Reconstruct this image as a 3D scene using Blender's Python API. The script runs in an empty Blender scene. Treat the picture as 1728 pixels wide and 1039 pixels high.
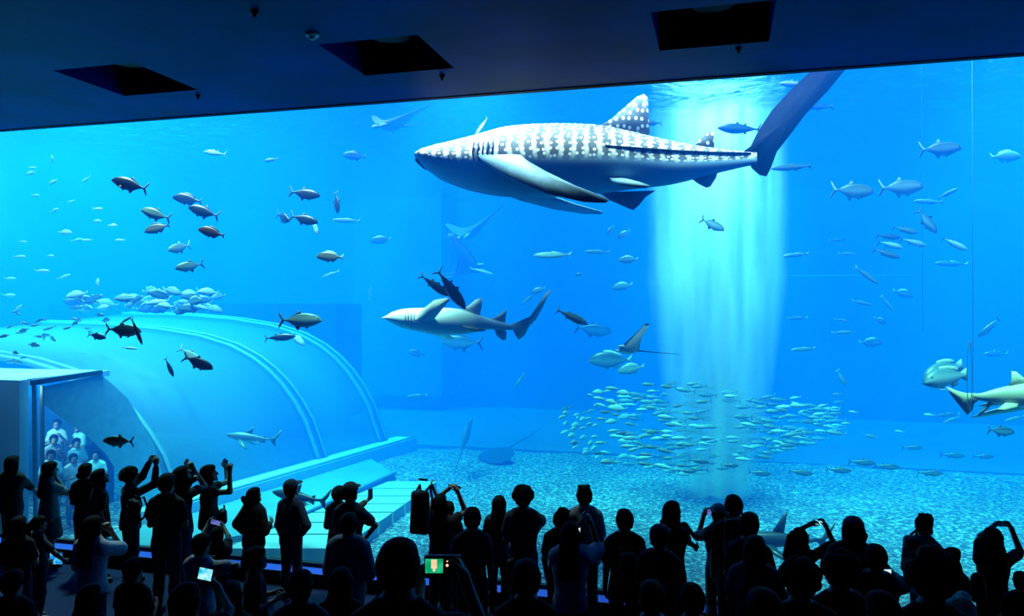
import bpy, bmesh, math, random
import numpy as np
from mathutils import Vector, Matrix, noise as mnoise
random.seed(7)
S = bpy.context.scene
COL = S.collection
PI = math.pi

# ------------------------------------------------------------------ camera
F_PX = 1300.0            # focal length in pixels of the 1728 wide frame
CAMH = 4.15
CAMD = 10.59             # metres from the acrylic panel (the plane y = 0)
YAW = math.radians(14.9)
cam_d = bpy.data.cameras.new('camera')
cam = bpy.data.objects.new('camera', cam_d)
COL.objects.link(cam)
cam.location = (0, -CAMD, CAMH)
cam.rotation_euler = (PI / 2, 0, YAW)
cam_d.sensor_width = 36
cam_d.lens = F_PX / 1728 * 36
cam_d.clip_start = 0.05
cam_d.clip_end = 200
S.camera = cam
S.view_settings.view_transform = 'Standard'
S.view_settings.look = 'None'
S.view_settings.gamma = 1
S.view_settings.exposure = 0.0
S.view_settings.use_curve_mapping = False
S.cycles.max_bounces = 6
S.cycles.diffuse_bounces = 2
S.cycles.glossy_bounces = 2
S.cycles.transmission_bounces = 2
S.cycles.transparent_max_bounces = 12
S.cycles.volume_bounces = 1
S.cycles.caustics_reflective = False
S.cycles.caustics_refractive = False
S.cycles.sample_clamp_indirect = 4

FW = Vector((-math.sin(YAW), math.cos(YAW), 0))
RT = Vector((math.cos(YAW), math.sin(YAW), 0))
CP = Vector((0, -CAMD, CAMH))


def W(px, py, d):
    """the world point seen at a picture point, d metres along the view axis"""
    return CP + FW * d + RT * ((px - 864) / F_PX * d) + Vector((0, 0, -(py - 519.5) / F_PX * d))


def WY(px, py, y):
    """the world point seen at a picture point on the plane of that world y"""
    k = (px - 864) / F_PX
    return W(px, py, (y + CAMD) / (FW.y + RT.y * k))


def WZ(px, py, z):
    return W(px, py, (z - CAMH) / (-(py - 519.5) / F_PX))


# ------------------------------------------------------------------ light
world = bpy.data.worlds.new('world')
S.world = world
world.use_nodes = True
world.node_tree.nodes['Background'].inputs[0].default_value = (0.35, 0.7, 1, 1)
world.node_tree.nodes['Background'].inputs[1].default_value = 0.0


def lamp(name, kind, loc, energy, color=(1, 1, 1), rot=None, target=None, **kw):
    l = bpy.data.lights.new(name, kind)
    l.energy = energy
    l.color = color
    for k, v in kw.items():
        setattr(l, k, v)
    o = bpy.data.objects.new(name, l)
    COL.objects.link(o)
    o.location = loc
    if target is not None:
        o.rotation_euler = (Vector(target) - Vector(loc)).to_track_quat('-Z', 'Y').to_euler()
    elif rot:
        o.rotation_euler = rot
    return o


# daylight falling into the open top of the tank, tipped a little away from the viewers
lamp('sun', 'SUN', (0, 8, 20), 17.0, (1.0, 0.96, 0.9), rot=(math.radians(14), math.radians(-6), 0), angle=math.radians(22))
# floodlights hung above the water: over the bubble curtain, over the walk-through room and at the two ends
lamp('floodlight_column', 'SPOT', W(1215, -330, 18.0), 60000, (0.9, 1.0, 0.95), target=W(1210, 900, 18.0), spot_size=math.radians(26), spot_blend=0.7, shadow_soft_size=0.6)
lamp('floodlight_left', 'SPOT', W(250, -330, 21.0), 45000, (0.9, 1.0, 0.95), target=W(200, 700, 18.0), spot_size=math.radians(75), spot_blend=1.0, shadow_soft_size=0.8)
lamp('floodlight_far_left', 'SPOT', W(60, -60, 24.0), 40000, (0.9, 1.0, 0.95), target=W(60, 400, 24.0), spot_size=math.radians(80), spot_blend=1.0, shadow_soft_size=0.8)
lamp('floodlight_right', 'SPOT', W(1740, -260, 17.0), 26000, (0.9, 1.0, 0.95), target=W(1740, 560, 17.0), spot_size=math.radians(50), spot_blend=1.0, shadow_soft_size=0.8)


lamp('fill_spot_shark', 'SPOT', W(770, 519.5, 11.9) + Vector((0, 0, 5.1)), 6000, (1, 0.98, 0.95), target=W(825, 530, 13.5), spot_size=math.radians(74), spot_blend=0.9, shadow_soft_size=0.3)  # added fill spot, not a lamp of the tank, to whiten the nurse shark
# added fill light over the tank's front edge, brightening the near sides of fish
lamp('fill_strip_front', 'AREA', (-2.0, 0.7, 9.35), 1300, (1.0, 1.0, 0.95), rot=(math.radians(28), 0, 0), shape='RECTANGLE', size=22.0, size_y=0.5, spread=math.radians(70))


# ------------------------------------------------------------------ materials
def new_mat(name):
    m = bpy.data.materials.new(name)
    m.use_nodes = True
    nt = m.node_tree
    return m, nt, nt.nodes['Principled BSDF'], nt.nodes['Material Output']


def node(nt, kind, **inp):
    n = nt.nodes.new(kind)
    for k, v in inp.items():
        if k in n.inputs:
            n.inputs[k].default_value = v
        else:
            setattr(n, k, v)
    return n


def ramp(nt, fac, stops, interp='LINEAR'):
    r = nt.nodes.new('ShaderNodeValToRGB')
    r.color_ramp.interpolation = interp
    el = r.color_ramp.elements
    while len(el) < len(stops):
        el.new(0.5)
    for e, (p, c) in zip(el, stops):
        e.position = p
        e.color = (*c, 1) if len(c) == 3 else c
    nt.links.new(fac, r.inputs[0])
    return r.outputs[0]


def plain(name, color, rough=0.6, spec=0.3, vary=0.15, scale=8.0, emit=None, es=0, metal=0.0, bump=0.0):
    """a base colour broken up by noise"""
    m, nt, b, out = new_mat(name)
    b.inputs['Roughness'].default_value = rough
    b.inputs['Specular IOR Level'].default_value = spec
    b.inputs['Metallic'].default_value = metal
    tc = node(nt, 'ShaderNodeTexCoord')
    nz = node(nt, 'ShaderNodeTexNoise', Scale=scale, Detail=4.0)
    nt.links.new(tc.outputs['Object'], nz.inputs['Vector'])
    lo = tuple(c * (1 - vary) for c in color)
    hi = tuple(min(1, c * (1 + vary)) for c in color)
    nt.links.new(ramp(nt, nz.outputs[0], [(0.3, lo), (0.7, hi)]), b.inputs['Base Color'])
    if bump:
        bp = node(nt, 'ShaderNodeBump', Strength=bump, Distance=0.02)
        nt.links.new(nz.outputs[0], bp.inputs['Height'])
        nt.links.new(bp.outputs[0], b.inputs['Normal'])
    if emit:
        b.inputs['Emission Color'].default_value = (*emit, 1)
        b.inputs['Emission Strength'].default_value = es
    return m


def volume_mat(name, scatter, absorb, g=0.0):
    m, nt, b, out = new_mat(name)
    nt.nodes.remove(b)
    add = nt.nodes.new('ShaderNodeAddShader')
    sc = nt.nodes.new('ShaderNodeVolumeScatter')
    ds = max(scatter)
    sc.inputs['Color'].default_value = (*[c / ds for c in scatter], 1)
    sc.inputs['Density'].default_value = ds
    sc.inputs['Anisotropy'].default_value = g
    ab = nt.nodes.new('ShaderNodeVolumeAbsorption')
    da = max(absorb)
    ab.inputs['Color'].default_value = (*[1 - c / da for c in absorb], 1)
    ab.inputs['Density'].default_value = da
    nt.links.new(sc.outputs[0], add.inputs[0])
    nt.links.new(ab.outputs[0], add.inputs[1])
    nt.links.new(add.outputs[0], out.inputs['Volume'])
    return m


# ------------------------------------------------------------------ mesh helpers
def obj(name, verts, faces, mat, parent=None, smooth=True, mats=None, midx=None):
    me = bpy.data.meshes.new(name)
    me.from_pydata([tuple(v) for v in verts], [], [tuple(f) for f in faces])
    for m in (mats or [mat]):
        me.materials.append(m)
    if midx is not None:
        me.polygons.foreach_set('material_index', midx)
    if smooth:
        me.polygons.foreach_set('use_smooth', [True] * len(me.polygons))
    me.update()
    o = bpy.data.objects.new(name, me)
    COL.objects.link(o)
    if parent:
        o.parent = parent
    return o


def tag(o, label=None, cat=None, group=None, kind=None):
    if label:
        o['label'] = label
    if cat:
        o['category'] = cat
    if group:
        o['group'] = group
    if kind:
        o['kind'] = kind
    return o


def empty(name, loc=(0, 0, 0), rz=0.0):
    o = bpy.data.objects.new(name, None)
    o.empty_display_size = 0.2
    COL.objects.link(o)
    o.location = loc
    o.rotation_euler.z = rz
    return o


class MB:
    """collects shapes for one mesh"""

    def __init__(s):
        s.v = []
        s.f = []
        s.m = []

    def add(s, vs, fs, mi=0):
        n = len(s.v)
        s.v += [Vector(v) for v in vs]
        s.f += [tuple(i + n for i in f) for f in fs]
        s.m += [mi] * len(fs)
        return s

    def box(s, a, b, mi=0, M=None):
        (x0, y0, z0), (x1, y1, z1) = a, b
        vs = [Vector(p) for p in ((x0, y0, z0), (x1, y0, z0), (x1, y1, z0), (x0, y1, z0), (x0, y0, z1), (x1, y0, z1), (x1, y1, z1), (x0, y1, z1))]
        if M:
            vs = [M @ v for v in vs]
        return s.add(vs, [(0, 3, 2, 1), (4, 5, 6, 7), (0, 1, 5, 4), (1, 2, 6, 5), (2, 3, 7, 6), (3, 0, 4, 7)], mi)

    def rbox(s, a, b, r=0.01, mi=0, M=None, seg=2):
        bm = bmesh.new()
        bmesh.ops.create_cube(bm, size=1)
        c = [(a[i] + b[i]) / 2 for i in range(3)]
        d = [abs(b[i] - a[i]) for i in range(3)]
        for v in bm.verts:
            v.co = Vector([c[i] + v.co[i] * d[i] for i in range(3)])
        bmesh.ops.bevel(bm, geom=bm.edges[:], offset=min(r, min(d) * 0.45), segments=seg, affect='EDGES', profile=0.5)
        bm.verts.index_update()
        vs = [(M @ v.co if M else v.co.copy()) for v in bm.verts]
        fs = [[v.index for v in f.verts] for f in bm.faces]
        bm.free()
        return s.add(vs, fs, mi)

    def tube(s, pts, rad, n=8, mi=0, caps=True):
        pts = [Vector(p) for p in pts]
        R = rad if isinstance(rad, (list, tuple)) else [rad] * len(pts)
        rings = []
        up = None
        for i, p in enumerate(pts):
            t = (pts[min(i + 1, len(pts) - 1)] - pts[max(i - 1, 0)]).normalized()
            if up is None:
                up = t.orthogonal().normalized()
            up = (up - t * up.dot(t)).normalized()
            w = t.cross(up)
            rings.append([p + (up * math.cos(2 * PI * k / n) + w * math.sin(2 * PI * k / n)) * R[i] for k in range(n)])
        vs = [v for r in rings for v in r]
        fs = [(i * n + k, i * n + (k + 1) % n, (i + 1) * n + (k + 1) % n, (i + 1) * n + k) for i in range(len(pts) - 1) for k in range(n)]
        if caps:
            fs += [tuple(range(n - 1, -1, -1)), tuple((len(pts) - 1) * n + k for k in range(n))]
        return s.add(vs, fs, mi)

    def ell(s, c, r, mi=0, nu=12, nv=8, M=None):
        vs = [Vector((0, 0, 1))]
        for j in range(1, nv):
            a = PI * j / nv
            for i in range(nu):
                b = 2 * PI * i / nu
                vs.append(Vector((math.sin(a) * math.cos(b), math.sin(a) * math.sin(b), math.cos(a))))
        vs.append(Vector((0, 0, -1)))
        fs = [(0, 1 + i, 1 + (i + 1) % nu) for i in range(nu)]
        for j in range(nv - 2):
            for i in range(nu):
                a = 1 + j * nu
                fs.append((a + i, a + nu + i, a + nu + (i + 1) % nu, a + (i + 1) % nu))
        a = 1 + (nv - 2) * nu
        fs += [(len(vs) - 1, a + (i + 1) % nu, a + i) for i in range(nu)]
        r = r if isinstance(r, (tuple, list)) else (r, r, r)
        vs = [Vector((v.x * r[0], v.y * r[1], v.z * r[2])) for v in vs]
        if M:
            vs = [M @ v for v in vs]
        vs = [v + Vector(c) for v in vs]
        return s.add(vs, fs, mi)

    def build(s, name, mat, parent=None, smooth=True, mats=None):
        return obj(name, s.v, s.f, mat, parent, smooth, mats, s.m)

# ------------------------------------------------------------------ the tank
TX0, TX1, TY0, TY1, TZ0, TZ1 = -24.0, 13.0, 0.07, 22.5, -0.35, 8.9
GZ0, GZ1 = 0.26, 7.22       # bottom and top of the acrylic panel

M_tankwall = plain('painted_concrete', (0.05, 0.13, 0.26), 0.8, 0.1, 0.12, 0.6)
M_apron = plain('smooth_apron', (0.05, 0.11, 0.22), 0.8, 0.1, 0.1, 1.2)


def gravel_mat():
    m, nt, b, out = new_mat('coral_gravel')
    tc = node(nt, 'ShaderNodeTexCoord')
    v1 = node(nt, 'ShaderNodeTexVoronoi', Scale=16.0)
    n1 = node(nt, 'ShaderNodeTexNoise', Scale=11.0, Detail=8.0, Roughness=0.75)
    n2 = node(nt, 'ShaderNodeTexNoise', Scale=0.35, Detail=3.0)
    for n in (v1, n1, n2):
        nt.links.new(tc.outputs['Object'], n.inputs['Vector'])
    mx = node(nt, 'ShaderNodeMixRGB', blend_type='MULTIPLY', Fac=0.8)
    nt.links.new(ramp(nt, n1.outputs[0], [(0.38, (0.05, 0.075, 0.12)), (0.5, (0.11, 0.155, 0.22)), (0.60, (0.55, 0.68, 0.75))]), mx.inputs[1])
    nt.links.new(ramp(nt, n2.outputs[0], [(0.35, (0.55, 0.6, 0.6)), (0.65, (1, 1, 1))]), mx.inputs[2])
    nt.links.new(mx.outputs[0], b.inputs['Base Color'])
    b.inputs['Roughness'].default_value = 0.9
    bp = node(nt, 'ShaderNodeBump', Strength=1.0, Distance=0.12)
    nt.links.new(v1.outputs['Distance'], bp.inputs['Height'])
    nt.links.new(bp.outputs[0], b.inputs['Normal'])
    return m


def grid(name, x0, x1, y0, y1, nx, ny, zf, mat, **kw):
    vs = [(x0 + (x1 - x0) * i / nx, y0 + (y1 - y0) * j / ny, zf(x0 + (x1 - x0) * i / nx, y0 + (y1 - y0) * j / ny)) for j in range(ny + 1) for i in range(nx + 1)]
    fs = [(j * (nx + 1) + i, j * (nx + 1) + i + 1, (j + 1) * (nx + 1) + i + 1, (j + 1) * (nx + 1) + i) for j in range(ny) for i in range(nx)]
    return obj(name, vs, fs, mat, **kw)


M_gravel = gravel_mat()
GRAVEL_END = 13.0
g = grid('floor_gravel', TX0, TX1, TY0, GRAVEL_END, 150, 70,
         lambda x, y: TZ0 + 0.10 * mnoise.noise(Vector((x * 0.35, y * 0.35, 3))) + 0.05 * mnoise.noise(Vector((x * 1.7, y * 1.7, 9))), M_gravel)
tag(g, kind='structure')
# smooth apron rising behind the gravel to the foot of the back wall
bx = MB()
bx.box((TX0, GRAVEL_END - 0.1, TZ0 - 0.3), (TX1, TY1 + 0.4, TZ0 + 0.06))
tag(bx.build('floor_apron', M_apron, smooth=False), kind='structure')
for nm, a, b in (('wall_back', (TX0 - 0.5, TY1, -1), (TX1 + 0.5, TY1 + 0.5, TZ1 + 1.2)),
                 ('wall_left', (TX0 - 0.5, 0.0, -1), (TX0, TY1, TZ1 + 1.2)),
                 ('wall_right', (TX1, 0.0, -1), (TX1 + 0.5, TY1, TZ1 + 1.2)),
                 ('wall_front', (TX0 - 0.5, 0.0, GZ1), (TX1 + 0.5, 0.07, TZ1 + 0.1))):
    tag(MB().box(a, b).build(nm, M_tankwall, smooth=False), kind='structure')

# the water fills the tank as one body that scatters and absorbs the daylight
M_water = volume_mat('sea_water', (0.0004, 0.014, 0.072), (0.22, 0.042, 0.008))
w = MB().box((TX0 + 0.01, TY0 + 0.002, TZ0 - 0.3), (TX1 - 0.01, TY1 - 0.01, TZ1)).build('water', M_water, smooth=False)
tag(w, kind='structure')

# its rippled surface, seen from below
def surf_mat():
    m, nt, b, out = new_mat('water_surface')
    nt.nodes.remove(b)
    fr = node(nt, 'ShaderNodeFresnel', IOR=1.33)
    tr = node(nt, 'ShaderNodeBsdfTransparent')
    gl = node(nt, 'ShaderNodeBsdfGlossy', Roughness=0.02)
    mx = nt.nodes.new('ShaderNodeMixShader')
    nt.links.new(fr.outputs[0], mx.inputs[0])
    nt.links.new(tr.outputs[0], mx.inputs[1])
    nt.links.new(gl.outputs[0], mx.inputs[2])
    nt.links.new(mx.outputs[0], out.inputs['Surface'])
    tc = node(nt, 'ShaderNodeTexCoord')
    nz = node(nt, 'ShaderNodeTexNoise', Scale=1.3, Detail=4.0, Distortion=0.8)
    nt.links.new(tc.outputs['Object'], nz.inputs['Vector'])
    bp = node(nt, 'ShaderNodeBump', Strength=1.0, Distance=0.25)
    nt.links.new(nz.outputs[0], bp.inputs['Height'])
    nt.links.new(bp.outputs[0], gl.inputs['Normal'])
    nt.links.new(bp.outputs[0], fr.inputs['Normal'])
    return m


s = grid('water_surface', TX0, TX1, TY0, TY1, 4, 4, lambda x, y: TZ1 + 0.01, surf_mat())
tag(s, kind='structure')

# ------------------------------------------------------------------ the viewing hall
M_paint = plain('dark_ceiling_paint', (0.002, 0.006, 0.13), 0.5, 0.04, 0.45, 0.8, bump=0.2)
M_black = plain('black_paint', (0.008, 0.008, 0.01), 0.7, 0.1)
M_carpet = plain('dark_carpet', (0.010, 0.012, 0.05), 0.9, 0.1, 0.3, 30)
M_kick = plain('blue_kick_panel', (0.06, 0.09, 0.55), 0.6, 0.05, 0.08, 4)
M_trim = plain('black_rubber_trim', (0.01, 0.01, 0.012), 0.6, 0.2)
HX0, HX1, HY0 = -17.0, 11.0, -16.0
RECESS = []       # square recesses of the ceiling: centre x, y
for px, py in ((217, 136), (657, 96), (1203, 46)):
    p = WZ(px, py, GZ1)
    RECESS.append((p.x, p.y))
RS = 0.62
ymid = sum(r[1] for r in RECESS) / 3
cb = MB()
T = 0.35
cb.box((HX0, HY0, GZ1), (HX1, ymid - RS, GZ1 + T))
cb.box((HX0, ymid + RS, GZ1), (HX1, 0.0, GZ1 + T))
xs = [HX0] + [v for r in sorted(RECESS) for v in (r[0] - RS, r[0] + RS)] + [HX1]
for i in range(0, len(xs), 2):
    cb.box((xs[i], ymid - RS, GZ1), (xs[i + 1], ymid + RS, GZ1 + T))
tag(cb.build('ceiling', M_paint, smooth=False), kind='structure')
STEP = [(-4.0, 0.0), (-4.9, 0.3), (-5.8, 0.6), (-6.7, 0.9), (-7.6, 1.2), (-8.7, 1.5), (-99, 1.8)]


def floor_z(y):
    z = 0.0
    for (yy, zz), nxt in zip(STEP, STEP[1:] + [(-999, 0)]):
        if y < yy:
            z = nxt[1] if nxt[0] > -999 else zz
    return z


fb = MB()
fb.box((HX0, -4.0, -0.4), (HX1, 0.07, 0.0))
ys = [-4.0, -4.9, -5.8, -6.7, -7.6, -8.7, HY0]
for k in range(6):
    fb.box((HX0, ys[k + 1], -0.4), (HX1, ys[k], 0.3 * (k + 1)))
tag(fb.build('floor', M_carpet, smooth=False), kind='structure')
for nm, a, b in (('wall_rear', (HX0, HY0 - 0.3, -0.4), (HX1, HY0, GZ1 + 3)),
                 ('wall_hall_left', (HX0 - 0.3, HY0, -0.4), (HX0, 0.0, GZ1 + 3)),
                 ('wall_hall_right', (HX1, HY0, -0.4), (HX1 + 0.3, 0.0, GZ1 + 3))):
    tag(MB().box(a, b).build(nm, M_black, smooth=False), kind='structure')
tag(MB().box((HX0, HY0, GZ1 + 1.4), (HX1, 0.0, GZ1 + 1.7)).build('ceiling_void', M_black, smooth=False), kind='structure')
tag(MB().box((HX0, -0.29, 0.0), (HX1, 0.05, GZ0 - 0.06)).build('baseboard_front', M_kick, smooth=False), kind='structure')
tag(MB().box((HX0, -0.02, GZ0 - 0.06), (HX1, 0.07, GZ0)).build('trim_1', M_trim, smooth=False), kind='structure')
tag(MB().box((HX0, -0.31, 0.0), (HX1, -0.29, GZ0 - 0.055)).build('trim_2', M_trim, smooth=False), kind='structure')
tag(MB().box((HX0, -0.02, GZ1 - 0.012), (HX1, 0.07, GZ1)).build('trim_3', M_trim, smooth=False), kind='structure')
# the acrylic panels and the thin joints between them
m, nt, b, out = new_mat('clear_acrylic')
nt.nodes.remove(b)
tr = node(nt, 'ShaderNodeBsdfTransparent', Color=(0.98, 0.995, 1, 1))
nt.links.new(tr.outputs[0], out.inputs['Surface'])
M_acr = m
gl = MB().box((HX0, 0.0, GZ0), (HX1, 0.06, GZ1 - 0.012)).build('window_1', M_acr, smooth=False)
tag(gl, kind='structure')

# the curtain of air bubbles rising to the surface
def bubble_mat():
    m, nt, b, out = new_mat('air_bubbles')
    nt.nodes.remove(b)
    tc = node(nt, 'ShaderNodeTexCoord')
    mp = node(nt, 'ShaderNodeMapping')
    mp.inputs['Scale'].default_value = (2.4, 2.4, 0.25)
    nt.links.new(tc.outputs['Object'], mp.inputs['Vector'])
    nz = node(nt, 'ShaderNodeTexNoise', Scale=1.0, Detail=5.0, Roughness=0.6)
    nt.links.new(mp.outputs[0], nz.inputs['Vector'])
    sep = node(nt, 'ShaderNodeSeparateXYZ')
    nt.links.new(tc.outputs['Object'], sep.inputs[0])
    # distance from the axis over the radius at that height
    def M(op, a, b2=None):
        n = node(nt, 'ShaderNodeMath', operation=op)
        for i, q in enumerate((a, b2)):
            if q is None:
                continue
            if isinstance(q, (int, float)):
                n.inputs[i].default_value = q
            else:
                nt.links.new(q, n.inputs[i])
        return n.outputs[0]
    rr = M('SQRT', M('ADD', M('MULTIPLY', sep.outputs[0], sep.outputs[0]), M('MULTIPLY', sep.outputs[1], sep.outputs[1])))
    rad = M('ADD', M('MULTIPLY', M('MINIMUM', sep.outputs[2], 5.0), 0.14), 0.95)
    edge = M('SUBTRACT', 1.0, M('DIVIDE', rr, rad))
    edge = M('MINIMUM', M('MAXIMUM', M('MULTIPLY', edge, 1.25), 0.0), 1.0)
    d = M('MULTIPLY', M('MAXIMUM', M('SUBTRACT', nz.outputs[0], 0.40), 0.0), edge)
    d = M('MULTIPLY', d, M('SUBTRACT', 4.4, M('MULTIPLY', sep.outputs[2], 0.38)))
    sc = node(nt, 'ShaderNodeVolumeScatter')
    sc.inputs['Color'].default_value = (0.9, 1, 1, 1)
    nt.links.new(M('MULTIPLY', d, 3.2), sc.inputs['Density'])
    nt.links.new(sc.outputs[0], out.inputs['Volume'])
    return m


BC = W(1208, 850, 18.0)
BC.z = TZ0 + 0.15
mb = MB()
hs = [0, 2, 4, 5, 6, TZ1 - 0.05 - BC.z]
mb.tube([(0, 0, h) for h in hs], [0.97 + 0.14 * min(h, 5) for h in hs], 24)
bc = mb.build('bubble_curtain', bubble_mat())
bc.location = BC
tag(bc, 'broad pale column of rising air bubbles, glowing from the sand to the surface', 'bubbles', kind='stuff')

# ------------------------------------------------------------------ the arched walk-through room inside the tank
M_acrvault, nt, b, out = new_mat('hazy_curved_acrylic')
b.inputs['Base Color'].default_value = (0.08, 0.18, 0.24, 1)
b.inputs['Roughness'].default_value = 0.5
b.inputs['Specular IOR Level'].default_value = 0.1
tr = node(nt, 'ShaderNodeBsdfTransparent', Color=(0.9, 1, 1, 1))
mx = node(nt, 'ShaderNodeMixShader', Fac=0.5)
nt.links.new(tr.outputs[0], mx.inputs[1])
nt.links.new(b.outputs[0], mx.inputs[2])
nt.links.new(mx.outputs[0], out.inputs['Surface'])
M_frame = plain('pale_steel_frame', (0.09, 0.19, 0.22), 0.5, 0.4, 0.1)
M_joint = plain('dark_rubber_joint', (0.02, 0.06, 0.1), 0.7, 0.2)
M_slab = plain('pale_tile', (0.2, 0.32, 0.32), 0.6, 0.3, 0.06, 3)
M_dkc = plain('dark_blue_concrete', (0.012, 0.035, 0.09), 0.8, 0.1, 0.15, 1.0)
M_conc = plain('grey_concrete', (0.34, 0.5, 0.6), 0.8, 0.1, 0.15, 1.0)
PROF = [(0, 0), (-.2, .5), (-.45, 1.1), (-.8, 1.62), (-1.17, 2.05), (-1.6, 2.42), (-2.1, 2.74), (-2.8, 3.05), (-3.8, 3.3), (-5.2, 3.48), (-7.0, 3.6), (-9.5, 3.65)]


def vfoot(y):
    return -11.31 + 0.17 * (y - 3.55)


def vpt(y, k, off=0.0):
    """a point of the vault's outside, k counts along its curve"""
    i = min(int(k), len(PROF) - 2)
    t = k - i
    dx = PROF[i][0] * (1 - t) + PROF[i + 1][0] * t
    dz = PROF[i][1] * (1 - t) + PROF[i + 1][1] * t
    tx, tz = PROF[i + 1][0] - PROF[i][0], PROF[i + 1][1] - PROF[i][1]
    l = math.hypot(tx, tz)
    h = 0.92 + 0.024 * (y - 3.55)
    return Vector((vfoot(y) + dx + tz / l * off, y, -0.1 + (dz - tx / l * off * 1.0) * h))


def strip(mb, y0, y1, o0, o1, mi=0):
    """a curved band between two distances off the vault"""
    ks = [i * 0.5 for i in range(2 * (len(PROF) - 1) + 1)]
    vs = []
    for k in ks:
        vs += [vpt(y0, k, o0), vpt(y1, k, o0), vpt(y1, k, o1), vpt(y0, k, o1)]
    fs = []
    for i in range(len(ks) - 1):
        for j in range(4):
            fs.append((4 * i + j, 4 * i + (j + 1) % 4, 4 * i + 4 + (j + 1) % 4, 4 * i + 4 + j))
    fs += [(3, 2, 1, 0), tuple(4 * (len(ks) - 1) + j for j in range(4))]
    mb.add(vs, fs, mi)


vault = empty('walkthrough_room', (-12.5, 7.0, TZ0))
tag(vault, 'arched transparent walk-through room on the tank floor with curved ribs', 'tunnel')
inv = Matrix.Translation((12.5, -7.0, -TZ0))


def vpart(mb, name, mat, par=vault):
    mb.v = [inv @ v for v in mb.v]
    return mb.build(name, mat, par)


for y0, y1 in ((3.75, 8.35), (8.7, 11.3)):
    m = MB()
    strip(m, y0, y1, -0.08, 0.0)
    vpart(m, 'curved_pane', M_acrvault)
for y in (3.55, 8.5, 11.4):
    m = MB()
    strip(m, y - 0.16, y - 0.06, -0.06, 0.07)
    strip(m, y + 0.14, y + 0.24, -0.06, 0.07)
    rb = vpart(m, 'rib', M_frame)
    m = MB()
    strip(m, y - 0.06, y + 0.14, -0.06, 0.05)
    m.v = [inv @ v for v in m.v]
    m.build('rib_joint', M_joint, rb)
# curb along the vault's foot
m = MB()
p0, p1 = Vector((vfoot(2.6) + 0.05, 2.6, 0)), Vector((vfoot(12.4) + 0.05, 12.4, 0))
m.add([p0 + Vector(q) for q in ((-.2, 0, -.4), (.5, 0, -.4), (.5, 0, .02), (-.2, 0, .02))] + [p1 + Vector(q) for q in ((-.2, 0, -.4), (.5, 0, -.4), (.5, 0, .02), (-.2, 0, .02))],
      [(0, 1, 2, 3), (7, 6, 5, 4), (0, 4, 5, 1), (1, 5, 6, 2), (2, 6, 7, 3), (3, 7, 4, 0)])
o = vpart(m, 'curb', M_conc)
o.data.polygons.foreach_set('use_smooth', [False] * 6)
m = MB()
m.tube([p0 + Vector((0.44, 0, 0.04)), p1 + Vector((0.44, 0, 0.04))], 0.04, 6)
vpart(m, 'curb_edge', M_frame)
# cap block and the housing behind
m = MB()
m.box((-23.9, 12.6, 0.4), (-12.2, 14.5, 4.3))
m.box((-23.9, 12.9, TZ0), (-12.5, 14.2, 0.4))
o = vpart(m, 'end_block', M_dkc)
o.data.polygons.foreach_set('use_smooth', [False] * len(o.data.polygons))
# entry box beside the glass: solid front, window towards the tank
m = MB()
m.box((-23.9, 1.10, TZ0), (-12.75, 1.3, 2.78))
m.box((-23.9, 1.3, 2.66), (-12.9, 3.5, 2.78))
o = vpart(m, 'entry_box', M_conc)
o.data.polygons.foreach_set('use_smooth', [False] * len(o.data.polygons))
# a plane from the box's corner to the foot of the first rib
Q0, Q1 = WY(50, 640, 1.13), WY(292, 845, 3.5)
QD = Vector((Q1.x - Q0.x, Q1.y - Q0.y, 0)).normalized()
QN = Vector((QD.y, -QD.x, 0))


def WQ(px, py, off=0.0):
    k = (px - 864) / F_PX
    r = FW + RT * k + Vector((0, 0, -(py - 519.5) / F_PX))
    o0 = Q0 + QN * off
    t = (o0 - CP).dot(QN) / r.dot(QN)
    return CP + r * t


def qslab(pts, o0, o1):
    a = [WQ(x, y) + QN * o0 for x, y in pts]
    c = [WQ(x, y) + QN * o1 for x, y in pts]
    n = len(pts)
    m = MB()
    m.add(a + c, [tuple(range(n)), tuple(range(2 * n - 1, n - 1, -1))] + [(i, i + n, (i + 1) % n + n, (i + 1) % n) for i in range(n)])
    return m


def flat(o):
    o.data.polygons.foreach_set('use_smooth', [False] * len(o.data.polygons))
    return o


flat(vpart(qslab([(52, 641), (170, 624), (171, 631), (52, 650)], 0.1, -0.06), 'lintel', M_joint))
flat(vpart(qslab([(55, 650), (59, 650), (62, 905), (58, 905)], 0.1, -0.06), 'post', M_frame))
flat(vpart(qslab([(69, 650), (72, 650), (73, 905), (70, 905)], 0.1, -0.06), 'post', M_frame))
M_cheek = plain('pale_cheek_wall', (0.16, 0.4, 0.46), 0.6, 0.3, 0.08)
flat(vpart(qslab([(73, 652), (170, 632), (214, 672), (258, 748), (284, 850), (230, 850), (203, 806), (180, 768), (150, 738), (118, 714), (73, 682)], 0.06, 0.0), 'arched_cheek', M_cheek))
flat(vpart(qslab([(73, 660), (230, 660), (230, 850), (73, 905)], -0.02, -0.05), 'side_pane', M_acr))
m = MB()
m.box((-17.8, 4.2, TZ0), (-13.6, 4.4, 2.0))
flat(vpart(m, 'inner_partition', M_joint))

# the lamp under the ceiling of the entry box
lamp('room_lamp', 'POINT', (-14.2, 2.2, 2.45), 260, (0.75, 1.0, 0.9), shadow_soft_size=0.15)
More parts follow.
